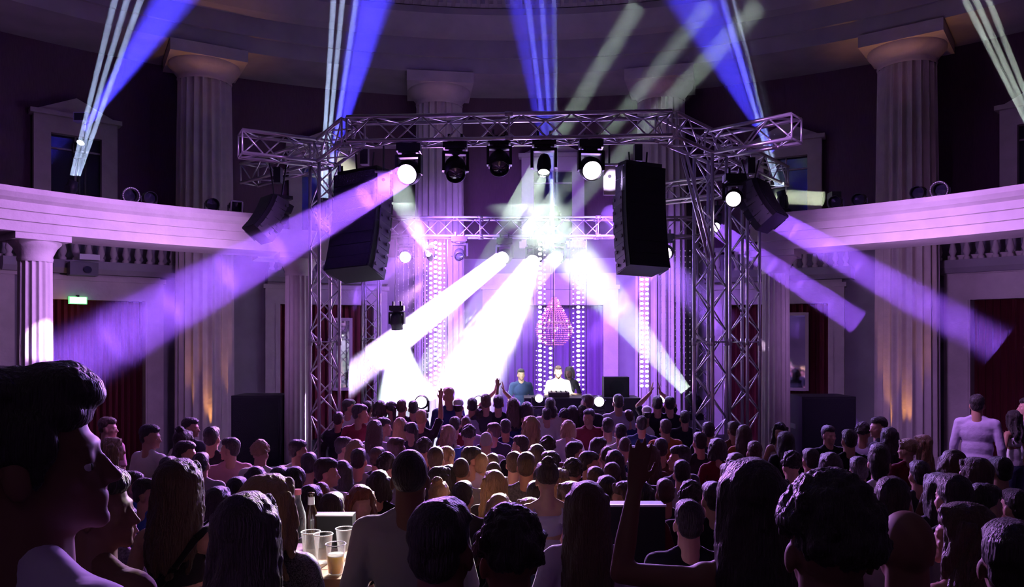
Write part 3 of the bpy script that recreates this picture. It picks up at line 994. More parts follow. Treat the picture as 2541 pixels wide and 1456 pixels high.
# ------------------------------------------------------------------ speaker arrays
def array(top, n, yaw, label, cw, chh, cd, tilt0, dtilt, roll=0.0, hang=None):
    top = Vector(top)
    t = thing('speaker_array', top, label, 'speaker array')
    base = Matrix.Rotation(R(yaw), 3, 'Z') @ Matrix.Rotation(R(roll), 3, 'Y')
    pos = top.copy()
    tilt = tilt0
    fr = MB().box(top + Vector((0, 0, 0.04)), (cw * 0.9, cd * 0.8, 0.05), base)
    fr.build('flying_frame', BLACKR, t)
    for i in range(n):
        M = base @ Matrix.Rotation(R(tilt), 3, 'X')
        c = pos + M @ Vector((0, 0, -chh / 2))
        # wedge cabinet: front taller than back
        hf, hb = chh * 0.49, chh * 0.40
        vs = []
        for x in (-cw / 2, cw / 2):
            vs += [c + M @ Vector((x, -cd / 2, -hf)), c + M @ Vector((x, -cd / 2, hf)), c + M @ Vector((x * .9, cd / 2, hb)), c + M @ Vector((x * .9, cd / 2, -hb))]
        cb = MB().add(vs, [(0, 1, 2, 3), (4, 7, 6, 5), (0, 4, 5, 1), (1, 5, 6, 2), (2, 6, 7, 3), (3, 7, 4, 0)])
        o = cb.build('cabinet', BLACK, t)
        g = MB().box(c + M @ Vector((0, -cd / 2 - 0.008, 0)), (cw * 0.94, 0.012, chh * 0.9), M)
        g2 = g.build('grille', BLACKM, o, world=False)
        g2.data.transform(Matrix.Translation(-t.location))
        for sx in (-1, 1):
            pl = MB()
            pl.box(c + M @ Vector((sx * (cw / 2 + 0.012), -0.02, 0)), (0.015, cd * 0.55, chh * 0.96), M)
            for yy in (-0.1, 0.06):
                pl.frus(c + M @ Vector((sx * (cw / 2 + 0.018), yy, 0)), c + M @ Vector((sx * (cw / 2 + 0.035), yy, 0)), 0.022, 0.022, 8)
            g3 = pl.build('side_plate', GREYP, o, world=False)
            g3.data.transform(Matrix.Translation(-t.location))
        pos = pos + M @ Vector((0, 0, -chh))
        tilt += dtilt
    hz = hang if hang is not None else 5.0
    h = MB()
    for sx in (-0.12, 0.12):
        h.tube(top + base @ Vector((sx, 0, 0.05)), (top.x + sx, top.y, hz), 0.012, 6)
    h.box((top.x, top.y, (top.z + hz) / 2 + 0.1), (0.10, 0.12, 0.22))
    h.build('hoist', BLACKR, t)
    return t


array(P(905, 437, 10.05), 8, -24, 'large left line array of black speakers hanging over the crowd', 0.68, 0.172, 0.42, -4, -2.6, roll=-3)
array(P(1583, 421, 10.05), 8, 20, 'large right line array of black speakers hanging over the crowd', 0.58, 0.172, 0.42, -2, -1.8, roll=2)
array(P(690, 500, 10.9), 4, -50, 'small left speaker array tilted beside the balcony end', 0.44, 0.15, 0.34, -22, -6, hang=5.05)
array(P(1862, 462, 10.7), 4, 52, 'small right speaker array tilted in front of the truss corner', 0.50, 0.16, 0.36, -20, -6, hang=5.05)


def floor_speaker(px0, px1, py, d, label):
    a, b = P(px0, py, d), P(px1, py, d)
    c = (a + b) / 2
    wd = b.x - a.x
    t = thing('floor_speaker', (c.x, d, 0), label, 'speaker', 'floor speakers either side of the stage')
    MB().box((c.x, d, c.z / 2), (wd, 0.7, c.z)).build('cabinet', BLACK, t)
    MB().box((c.x, d - 0.36, c.z / 2), (wd * 0.94, 0.02, c.z * 0.96)).build('grille', BLACKM, t)
    m = MB()
    for s_ in (-1, 1):
        m.box((c.x + s_ * (wd / 2 + 0.01), d, c.z * 0.7), (0.02, 0.2, 0.08))
    m.build('handle', GREYP, t)


floor_speaker(593, 712, 978, 12.6, 'tall black speaker stack on the floor left of the slim column')
floor_speaker(1970, 2100, 980, 12.4, 'tall black speaker stack on the floor right of the slim column')
# flight-case desk in the crowd
c = P(1575, 1248, 4.6)
t = thing('mixing_desk', (c.x, c.y, 0), 'dark flat-topped equipment case in the crowd right of the long-haired woman', 'case')
MB().box((c.x, c.y, c.z / 2), (0.34, 0.14, c.z)).build('case_body', BLACK, t)
m = MB()
m.box((c.x, c.y - 0.07, c.z), (0.35, 0.02, 0.012))
m.box((c.x - 0.17, c.y, c.z), (0.012, 0.14, 0.012))
m.build('metal_edge', ALU, t)


# ------------------------------------------------------------------ people
def remesh(mb, name, mat, voxel, smooth=3, noise=None):
    """weld closed overlapping solids into one continuous smooth surface"""
    me = mb.mesh('tmp')
    o = bpy.data.objects.new('tmp', me)
    col.objects.link(o)
    r = o.modifiers.new('r', 'REMESH')
    r.mode = 'VOXEL'
    r.voxel_size = voxel
    if smooth:
        s = o.modifiers.new('s', 'SMOOTH')
        s.factor = 0.5
        s.iterations = smooth
    if noise:
        tx = bpy.data.textures.new('hair_noise', 'CLOUDS')
        tx.noise_scale = noise[0]
        dm = o.modifiers.new('d', 'DISPLACE')
        dm.texture = tx
        dm.strength = noise[1]
        dm.mid_level = 0.5
    dg = bpy.context.evaluated_depsgraph_get()
    m2 = bpy.data.meshes.new_from_object(o.evaluated_get(dg))
    m2.name = name
    bpy.data.objects.remove(o)
    bpy.data.meshes.remove(me)
    m2.materials.clear()
    m2.materials.append(mat)
    m2.polygons.foreach_set('use_smooth', [True] * len(m2.polygons))
    m2.update()
    return m2


SKIN = pmat('skin', (0.52, 0.30, 0.22), 0.5, spec=0.4)
SKIN_SHADE = pmat('skin_shaded', (0.17, 0.085, 0.055), 0.6, spec=0.25)  # darker skin: shade on the nearest people put into the colour
SKIN2 = pmat('skin_tan', (0.38, 0.20, 0.13), 0.5, spec=0.4)
HB = dict(rough=0.50, spec=0.5, sheen=0.10, stretch=(1, 1, 0.10), bump=(130, 0.8))
HAIRS = {'dark': pmat('hair_dark', (0.018, 0.012, 0.010), **HB), 'brown': pmat('hair_brown', (0.06, 0.032, 0.018), **HB),
         'blond': pmat('hair_blond', (0.32, 0.21, 0.10), **HB), 'grey': pmat('hair_grey', (0.42, 0.38, 0.36), **HB), 'red': pmat('hair_red', (0.20, 0.06, 0.025), **HB)}
CLO = {'black': (0.012, 0.012, 0.014), 'dark': (0.03, 0.028, 0.035), 'navy': (0.02, 0.03, 0.09), 'blue': (0.05, 0.10, 0.35), 'white': (0.78, 0.76, 0.76), 'grey': (0.26, 0.25, 0.27),
       'lilac': (0.50, 0.42, 0.58), 'maroon': (0.16, 0.02, 0.03), 'red': (0.35, 0.03, 0.04), 'orange': (0.40, 0.13, 0.04), 'brown': (0.12, 0.06, 0.04), 'pink': (0.60, 0.30, 0.36),
       'olive': (0.10, 0.10, 0.05), 'checked': (0.10, 0.10, 0.12), 'patterned': (0.3, 0.2, 0.3)}
CLOM = {k: pmat('cloth_' + k, v, 0.85, spec=0.15, sheen=0.4, bump=(9, 0.8), noise=(60, 0.5) if k in ('checked', 'patterned') else None) for k, v in CLO.items()}
DENIM = pmat('denim', (0.03, 0.04, 0.08), 0.85, bump=(60, 0.3))
SHOE = pmat('shoe_leather', (0.02, 0.02, 0.02), 0.5)
EYEW = pmat('eye_white', (0.7, 0.68, 0.66), 0.2)
EYED = pmat('eye_iris', (0.03, 0.02, 0.015), 0.15)

ARMS = {  # right-hand side: elbow, wrist, palm direction, palm normal ; x is mirrored for the left
    'down': ((0.245, -0.02, 1.14), (0.26, 0.05, 0.90), (0.0, 0.15, -1), (-1, 0, 0), 0.5),
    'hold': ((0.25, -0.02, 1.15), (0.17, 0.20, 1.20), (-0.35, 0.8, 0.5), (-0.9, -0.3, 0), 0.9),
    'phone': ((0.22, 0.10, 1.20), (0.10, 0.26, 1.38), (-0.1, 0.2, 1), (-0.5, -0.8, 0), 0.6),
    'up': ((0.30, 0.08, 1.62), (0.17, 0.14, 1.84), (-0.25, 0.1, 1), (0, 1, 0.1), 0.15),
    'high': ((0.27, 0.06, 1.66), (0.25, 0.12, 1.91), (0.05, 0.05, 1), (0, 1, 0), 0.1),
    'clap': ((0.28, 0.12, 1.60), (0.07, 0.20, 1.80), (-0.15, 0.1, 1), (-1, 0.1, 0), 0.1),
    'bent': ((0.27, 0.0, 1.18), (0.20, 0.22, 1.05), (-0.3, 0.9, -0.1), (-0.3, 0, -1), 0.6),
}


def hand(mb, wr, d, n, curl, sgn, k=1.0):
    d, n = Vector(d).normalized(), Vector(n).normalized()
    s = d.cross(n).normalized() * -sgn * 1.0
    n = s.cross(d).normalized() * (1 if s.cross(d).dot(n) > 0 else -1)
    for o in (-0.026, -0.009, 0.009, 0.026):
        mb.cap(wr + s * o * 0.5 * k, wr + d * 0.085 * k + s * o * k, 0.015 * k, 0.0115 * k, 8)
    for o, L in ((-0.030, 0.068), (-0.010, 0.078), (0.010, 0.072), (0.030, 0.056)):
        a = wr + d * 0.085 * k + s * o * k
        c1, c2 = curl * 0.7, curl * 1.6
        sp = s * (o * 3.2 * (1 - curl))
        d1 = (d * math.cos(c1) + n * math.sin(c1) + sp).normalized()
        d2 = (d * math.cos(c2) + n * math.sin(c2) + sp).normalized()
        b = a + d1 * L * 0.55 * k
        mb.cap(a, b, 0.0092 * k, 0.0085 * k, 8)
        mb.cap(b, b + d2 * L * 0.45 * k, 0.0085 * k, 0.0072 * k, 8)
    a = wr + d * 0.028 * k - s * 0.026 * k
    b = a + (-s * 0.7 + d * 0.7 + n * 0.3).normalized() * 0.042 * k
    mb.cap(a, b, 0.012 * k, 0.010 * k, 8)
    mb.cap(b, b + (-s * 0.25 + d + n * 0.3 * (1 + curl)).normalized() * 0.03 * k, 0.0098 * k, 0.008 * k, 8)


def lerp(a, b, t):
    return a + (b - a) * t


def make_person(hair='short', fem=False, arms=('down', 'down'), sleeve=0.75, head=(0, 0), voxel=0.009, top='tee', thick=1.0, eyes=False, custom=None, hairlen=0.38, seed=1):
    """meshes of one person, feet at the origin, facing +Y, 1.75 m tall"""
    rnd = random.Random(seed)
    sw = 0.158 if fem else 0.185
    th = thick * (0.88 if fem else 1.0)
    H = Matrix.Translation((0, 0.0, 1.53)) @ Matrix.Rotation(R(head[0]), 4, 'Z') @ Matrix.Rotation(R(head[1]), 4, 'X') @ Matrix.Translation((0, 0, -1.53))
    H3 = H.to_3x3()
    B, S = MB(), MB()

    def he(mb, c, r):
        mb.ell(H @ Vector(c), r, H3, 16, 12)
    # head
    he(B, (0, -0.012, 1.658), (0.074, 0.093, 0.096))
    he(B, (0, 0.028, 1.600), (0.061, 0.068, 0.085))
    he(B, (0, 0.052, 1.556), (0.040, 0.040, 0.036))
    he(B, (0, 0.083, 1.535), (0.020, 0.017, 0.016))
    he(B, (0, 0.071, 1.652), (0.050, 0.022, 0.014))
    he(B, (0, 0.108, 1.598), (0.013, 0.014, 0.012))
    B.cap(H @ Vector((0, 0.086, 1.640)), H @ Vector((0, 0.106, 1.603)), 0.008, 0.011, 8)
    he(B, (0, 0.091, 1.571), (0.021, 0.010, 0.006))
    he(B, (0, 0.089, 1.560), (0.019, 0.010, 0.007))
    for sx in (-1, 1):
        he(B, (sx * 0.040, 0.060, 1.605), (0.020, 0.022, 0.018))
        he(B, (sx * 0.076, -0.002, 1.612), (0.010, 0.020, 0.031))
        he(B, (sx * 0.030, 0.077, 1.634), (0.016, 0.013, 0.008))
        he(B, (sx * 0.030, 0.072, 1.607), (0.014, 0.011, 0.006))
    nr = 0.050 if fem else 0.060
    B.cap((0, -0.015, 1.44), H @ Vector((0, -0.012, 1.58)), nr * 1.1, nr, 14)
    # torso, first the body then the garment over it
    for mb, g in ((B, -0.012), (S, 0.0)):
        if mb is S and top in ('none',):
            continue
        zt = 1.42
        low = top in ('tank', 'strap') and mb is S
        if not low:
            mb.cap((-sw + 0.02, -0.005, zt), (sw - 0.02, -0.005, zt), 0.062 + g, 0.062 + g)
            for sx in (-1, 1):
                mb.cap((sx * 0.12, -0.01, 1.435), (sx * 0.045, -0.018, 1.487), 0.045 + g, 0.036 + g)
        wz = 0.148 if fem else 0.178
        mb.ell((0, 0.0, 1.30), (wz * th + g, 0.105 * th + g, 0.165 if not low else 0.10), su=18, sv=12)
        mb.ell((0, -0.015, 1.36), ((wz + .005) * th + g, 0.085 * th + g, 0.105 if not low else 0.05), su=18, sv=12)
        if fem:
            for sx in (-1, 1):
                mb.ell((sx * 0.07, 0.075, 1.285), (0.062 + g, 0.055 + g, 0.058 + g))
        mb.ell((0, 0.0, 1.12), ((0.125 if fem else 0.155) * th + g, 0.098 * th + g, 0.17), su=18, sv=10)
        mb.ell((0, 0.0, 0.98), ((0.168 if fem else 0.165) * th + g, 0.112 * th + g, 0.13), su=18, sv=10)
        if low:
            for sx in (-1, 1):
                mb.path([Vector((sx * 0.09, 0.09, 1.36)), Vector((sx * 0.10, 0.02, 1.465)), Vector((sx * 0.10, -0.075, 1.42)), Vector((sx * 0.09, -0.09, 1.33))], 0.011, 8)
    # arms
    for side, pose in ((1, arms[1]), (-1, arms[0])):
        spec = (custom or {}).get(side) or ARMS[pose]
        el, wr, hd, hn, curl = spec
        if not (custom or {}).get(side):
            el, wr, hd, hn = [Vector((v[0] * side, v[1], v[2])) for v in (el, wr, hd, hn)]
        else:
            el, wr, hd, hn = [Vector(v) for v in (el, wr, hd, hn)]
        sh = Vector((side * sw, -0.005, 1.415))
        k = 0.84 if fem else 1.0
        B.cap(sh, el, 0.048 * k, 0.038 * k, 12)
        B.cap(el, lerp(el, wr, 0.35), 0.038 * k, 0.039 * k, 12)
        B.cap(lerp(el, wr, 0.35), wr, 0.039 * k, 0.0255 * k, 12)
        hand(B, wr, hd, hn, curl, side, 1.0 if not fem else 0.9)
        if top in ('tee', 'shirt', 'jacket') and sleeve > 0:
            if sleeve <= 1:
                S.cap(sh, lerp(sh, el, sleeve), 0.062 * k, 0.056 * k, 12)
                e0 = lerp(sh, el, sleeve)
                S.frus(lerp(sh, el, sleeve * .6), lerp(sh, el, min(1, sleeve + 0.08)), 0.056 * k, 0.062 * k, 14)
            else:
                S.cap(sh, el, 0.061 * k, 0.05 * k, 12)
                S.cap(el, lerp(el, wr, min(1, sleeve - 1)), 0.05 * k, 0.042 * k, 12)
    # legs
    T, SH = MB(), MB()
    for sx in (-1, 1):
        hip, kn, an = Vector((sx * 0.088, 0, 0.90)), Vector((sx * 0.10, 0.015, 0.49)), Vector((sx * 0.11, -0.02, 0.09))
        B.cap(hip, kn, 0.075, 0.048)
        B.cap(kn, an, 0.050, 0.034)
        B.ell(an + Vector((0, 0.05, -0.05)), (0.036, 0.10, 0.03))
        T.cap(hip, kn, 0.092, 0.064)
        T.cap(kn, an + Vector((0, 0, 0.02)), 0.064, 0.052)
        SH.ell(an + Vector((0, 0.055, -0.045)), (0.047, 0.135, 0.042))
        SH.ell(an + Vector((0, -0.01, -0.01)), (0.044, 0.05, 0.05))
    T.ell((0, 0, 0.93), (0.165, 0.112, 0.11))
    out = {}
    lowv = max(voxel, 0.012)
    out['body'] = remesh(B, 'body', SKIN, voxel, 3 if voxel > 0.007 else 4)
    if S.v:
        out['top'] = remesh(S, 'top', CLOM['grey'], lowv, 3)
    out['trousers'] = remesh(T, 'trousers', DENIM, 0.018, 2)
    out['shoes'] = remesh(SH, 'shoes', SHOE, 0.014, 2)
    # hair
    Hh = MB()

    def hc(a, b, ra, rb=None, seg=8):
        Hh.cap(H @ Vector(a), H @ Vector(b), ra, rb, seg)
    hv = max(0.0065, voxel * 0.9)
    ns = (0.03, 0.010)
    if hair in ('short', 'fade', 'quiff', 'crop'):
        he(Hh, (0, -0.030, 1.682), (0.080, 0.092, 0.090))
        he(Hh, (0, 0.010, 1.715), (0.070, 0.080, 0.052))
        he(Hh, (0, -0.055, 1.625), (0.070, 0.052, 0.065))
        if hair == 'quiff':
            he(Hh, (0, 0.035, 1.742), (0.066, 0.066, 0.042))
            he(Hh, (0, -0.03, 1.738), (0.072, 0.080, 0.045))
            he(Hh, (0, 0.078, 1.732), (0.050, 0.030, 0.026))
            he(Hh, (0, 0.045, 1.705), (0.072, 0.045, 0.035))
            for sx in (-1, 1):
                he(Hh, (sx * 0.066, 0.012, 1.665), (0.017, 0.040, 0.050))
                he(Hh, (sx * 0.070, 0.018, 1.625), (0.009, 0.014, 0.030))
            he(Hh, (0, -0.06, 1.60), (0.070, 0.045, 0.070))
            he(Hh, (0, -0.055, 1.55), (0.058, 0.038, 0.055))
        for i in range(26):
            a, e = rnd.uniform(-PI, PI), rnd.uniform(0.35, 1.3)
            q = Vector((0.074 * math.cos(a) * math.cos(e), -0.015 + 0.088 * math.sin(a) * math.cos(e), 1.675 + 0.085 * math.sin(e)))
            hc(q, q + Vector((rnd.uniform(-.01, .01), 0.012, 0.006)), 0.012, 0.007, 6)
    elif hair == 'buzz':
        he(Hh, (0, -0.022, 1.664), (0.0765, 0.090, 0.096))
        ns = (0.01, 0.001)
    elif hair == 'curly':
        for i in range(150):
            a, e = rnd.uniform(-PI, PI), rnd.uniform(-0.35, 1.5)
            if math.sin(a) * math.cos(e) > 0.45 and e < 0.85:
                continue
            q = Vector((0.082 * math.cos(a) * math.cos(e), -0.015 + 0.095 * math.sin(a) * math.cos(e), 1.675 + 0.098 * math.sin(e)))
            he(Hh, q, (rnd.uniform(.015, .026),) * 3)
        he(Hh, (0, -0.030, 1.68), (0.078, 0.088, 0.09))
        ns = (0.015, 0.014)
    elif hair in ('long', 'wavy', 'bob', 'pony', 'bun'):
        he(Hh, (0, -0.028, 1.680), (0.083, 0.096, 0.092))
        he(Hh, (0, 0.0, 1.700), (0.080, 0.086, 0.070))
        for sx in (-1, 1):
            hc((sx * 0.04, 0.06, 1.73), (sx * 0.078, 0.03, 1.66), 0.022, 0.02)
        if hair in ('long', 'wavy', 'bob'):
            L = hairlen if hair != 'bob' else 0.17
            n = 19
            for i in range(n):
                a = lerp(R(-118), R(118), i / (n - 1))
                x0, y0 = math.sin(a) * 0.080, -math.cos(a) * 0.082 - 0.012
                LL = L * rnd.uniform(0.86, 1.05) * (1.0 if abs(a) < 1.9 else 0.9)
                pts = []
                for j in range(9):
                    t = j / 8
                    wv = (0.017 if hair == 'wavy' else 0.004) * math.sin(t * 11 + i * 1.7)
                    fl = 1 + 0.30 * min(1, t * 1.7) - (0.12 if t > 0.9 else 0)
                    z = 1.69 - t * LL
                    bk = -0.030 * min(1, max(0, (1.56 - z) / 0.12))
                    pts.append(Vector((x0 * fl + wv, y0 * (1 + 0.05 * t) + bk + wv * 0.6, z)))
                hm = H if L < 0.3 else None
                for j in range(8):
                    t = j / 8
                    Hp0 = lerp(H @ pts[j], pts[j], min(1, t * 1.5)) if True else pts[j]
                    Hp1 = lerp(H @ pts[j + 1], pts[j + 1], min(1, (t + .125) * 1.5))
                    Hh.cap(Hp0, Hp1, 0.021 * (1 - 0.45 * t), 0.021 * (1 - 0.45 * (t + .125)), 8)
        if hair == 'pony':
            hc((0, -0.10, 1.70), (0, -0.13, 1.66), 0.028, 0.03)
            hc((0, -0.13, 1.66), (0.01, -0.12, 1.50), 0.032, 0.026)
            hc((0.01, -0.12, 1.50), (0.0, -0.11, 1.38), 0.026, 0.012)
        if hair == 'bun':
            he(Hh, (0, -0.055, 1.775), (0.043, 0.043, 0.036))
            for i in range(14):
                a = rnd.uniform(0, 2 * PI)
                hc((0.03 * math.cos(a), -0.055 + 0.03 * math.sin(a), 1.775), (0.055 * math.cos(a), -0.055 + 0.055 * math.sin(a), 1.79 + rnd.uniform(-.02, .02)), 0.009, 0.005, 6)
    if Hh.v:
        out['hair'] = remesh(Hh, 'hair', HAIRS['dark'], hv, 1 if hair != 'buzz' else 3, ns)
    if hair == 'cap' or hair == 'capfront':
        he(Hh, (0, -0.03, 1.64), (0.077, 0.078, 0.085))
        out['hair'] = remesh(Hh, 'hair', HAIRS['dark'], hv, 1, ns)
        K = MB()
        he(K, (0, -0.012, 1.700), (0.084, 0.100, 0.078))
        sg = -1 if hair == 'cap' else 1
        K.ell(H @ Vector((0, sg * 0.11 - 0.01, 1.672)), (0.062, 0.062, 0.008), H3)
        he(K, (0, -0.012, 1.778), (0.010, 0.010, 0.008))
        out['cap'] = remesh(K, 'cap', CLOM['white'], 0.007, 2)
    if eyes:
        for nm_, sx in (('eye', -1), ('eye2', 1)):
            E1 = MB()
            he(E1, (sx * 0.030, 0.0745, 1.620), (0.0120, 0.0115, 0.0100))
            nf = len(E1.f)
            he(E1, (sx * 0.030, 0.0835, 1.620), (0.0055, 0.0035, 0.0055))
            out[nm_] = E1.mesh('eye', True)
            out[nm_].materials.append(EYEW)
            out[nm_].materials.append(EYED)
            for q_ in out[nm_].polygons[nf:]:
                q_.material_index = 1
    return out


PROTO = {}
DEFS = {
    'm': dict(), 'mh': dict(arms=('down', 'hold'), seed=2), 'mc': dict(arms=('clap', 'clap'), seed=3), 'mu': dict(arms=('down', 'high'), seed=4),
    'mcap': dict(hair='cap', seed=5), 'mj': dict(sleeve=1.9, top='jacket', thick=1.12, seed=6), 'mr': dict(head=(-62, -4), arms=('bent', 'down'), seed=7), 'ml': dict(head=(55, 0), arms=('hold', 'down'), seed=8),
    'mb': dict(hair='buzz', arms=('down', 'bent'), seed=9), 'mq': dict(hair='quiff', sleeve=1.9, top='shirt', head=(-35, 4), seed=10), 'mcu': dict(hair='curly', seed=11), 'muu': dict(arms=('up', 'high'), hair='short', seed=12),
    'f': dict(hair='long', fem=True, seed=13), 'fw': dict(hair='wavy', fem=True, head=(-40, 0), top='tank', seed=14), 'fb': dict(hair='bun', fem=True, top='tank', seed=15), 'fp': dict(hair='pony', fem=True, head=(35, 0), seed=16),
    'fbob': dict(hair='bob', fem=True, arms=('hold', 'down'), seed=17), 'fu': dict(hair='long', fem=True, arms=('high', 'down'), top='tank', seed=18), 'fl': dict(hair='wavy', fem=True, hairlen=0.46, head=(20, 0), seed=19),
}
BODYKEYS = ('body', 'top', 'trousers', 'shoes', 'hair', 'cap', 'eye', 'eye2')
for k_, kw in DEFS.items():
    kw = dict(kw)
    if k_ in ('mr', 'ml', 'mq', 'fw', 'mj', 'fbob'):
        kw['eyes'] = True
    PROTO[k_] = make_person(**kw)


def place(meshes, loc, yaw, scale, hairc, shirt, skin=SKIN, name='person'):
    t = bpy.data.objects.new(name, None)
    t.empty_display_size = 0.1
    col.objects.link(t)
    t.location = loc
    t.rotation_euler = (0, 0, R(yaw))
    t.scale = (scale,) * 3
    nm = {'top': 'shirt', 'cap': 'baseball_cap', 'eye2': 'eye'}
    for k in BODYKEYS:
        if k not in meshes:
            continue
        o = bpy.data.objects.new(nm.get(k, k), meshes[k])
        col.objects.link(o)
        o.parent = t
        ov = {'hair': HAIRS.get(hairc), 'top': CLOM.get(shirt) if isinstance(shirt, str) else shirt, 'body': skin}.get(k)
        if ov is not None:
            o.material_slots[0].link = 'OBJECT'
            o.material_slots[0].material = ov
    t['category'] = 'person'
    return t


TIER_Y = 4.3
PLACED = []


def solve(px, py, wpx, hmin=1.55, hmax=1.92, headw=0.172):
    """distance and height of a person whose crown shows at (px, py) with a head wpx wide"""
    best = None
    d = 1.1
    while d < 13:
        fl = 0.45 if d < TIER_Y else 0.0
        z = CAMZ - (py - HY) * d / F
        h = z - fl
        if hmin <= h <= hmax:
            wi = headw * (h / 1.75) * F / d
            e = abs(math.log(wi / wpx))
            if best is None or e < best[0]:
                best = (e, d, h, fl)
        d += 0.03
    if best is None:
        d = 0.172 * F / wpx
        fl = 0.45 if d < TIER_Y else 0.0
        return d, max(1.5, min(1.95, CAMZ - (py - HY) * d / F - fl)), fl
    return best[1], best[2], best[3]


LMK = [(330, 'at the far left'), (425, 'below the left doorway'), (600, 'by the amber-lit column'), (715, 'by left floor speaker'), (870, 'beside left truss tower'), (1010, 'below left speaker array'),
       (1120, 'below the left footlight'), (1210, 'below small second footlight'), (1330, 'left of the DJ'), (1430, 'below the DJ'), (1520, 'right of the DJ'), (1640, 'below right speaker array'),
       (1712, 'left of right tower'), (1800, 'at the right tower'), (1890, 'right of right tower'), (1970, 'by right slim column'), (2110, 'by right floor speaker'), (2190, 'left of golden-lit column'),
       (2325, 'by the golden-lit column'), (9999, 'under far right doorway')]
HD = {'m': 'short %s hair', 'mh': '%s cropped hair', 'mc': 'hands clapping overhead', 'mu': 'one arm raised high', 'mcap': 'backwards white cap', 'mj': '%s hair, broad back', 'mr': '%s-haired, facing right',
      'ml': '%s-haired, facing left', 'mb': 'shaved %s hair', 'mq': 'swept %s hair', 'mcu': 'curly %s hair', 'muu': 'both arms raised', 'f': 'long %s hair', 'fw': 'wavy %s hair', 'fb': '%s hair bun', 'fp': '%s ponytail',
      'fbob': '%s bobbed hair', 'fu': 'long-haired, arm raised', 'fl': 'long %s waves'}
ENTRIES = []


def person(px, py, w, kind, hairc, shirt, yaw=0, skin=None, label=None, meshes=None, hmin=1.55, hmax=1.92, d=None, name='person'):
    if d is None:
        d, h, fl = solve(px, py, w, hmin, hmax)
    else:
        fl = 0.45 if d < TIER_Y else 0.0
        h = CAMZ - (py - HY) * d / F - fl
    ms = meshes or PROTO[kind]
    topz = 1.785 if kind in ('mcap',) else (1.81 if kind == 'fb' else 1.772)
    sc_ = h / topz
    x = (px - CX) * d / F
    # keep neighbours apart
    for _ in range(14):
        hitp = None
        for (qx, qy, qr) in PLACED:
            dx, dy = x - qx, d - qy
            if dx * dx / 0.42 ** 2 + dy * dy / 0.30 ** 2 < 1:
                hitp = (qx, qy)
                break
        if hitp is None or meshes is not None:
            break
        d += 0.11 if d >= hitp[1] else -0.11
        fl = 0.45 if d < TIER_Y else 0.0
        x = (px - CX) * d / F
        h = max(1.42, min(2.0, CAMZ - (py - HY) * d / F - fl))
        sc_ = h / topz
    d = min(d, 11.25) if meshes is None else d
    x = (px - CX) * d / F
    PLACED.append((x, d, 0.2))
    rs = random.Random(int(px * 7 + py))
    t = place(ms, (x, d, fl), yaw + rs.uniform(-12, 12) * (meshes is None), sc_, hairc, shirt, skin or (SKIN2 if rs.random() < 0.3 else SKIN), name)
    ENTRIES.append([t, px, py, d, kind, hairc, shirt, label, abs(yaw) > 120])
    return t


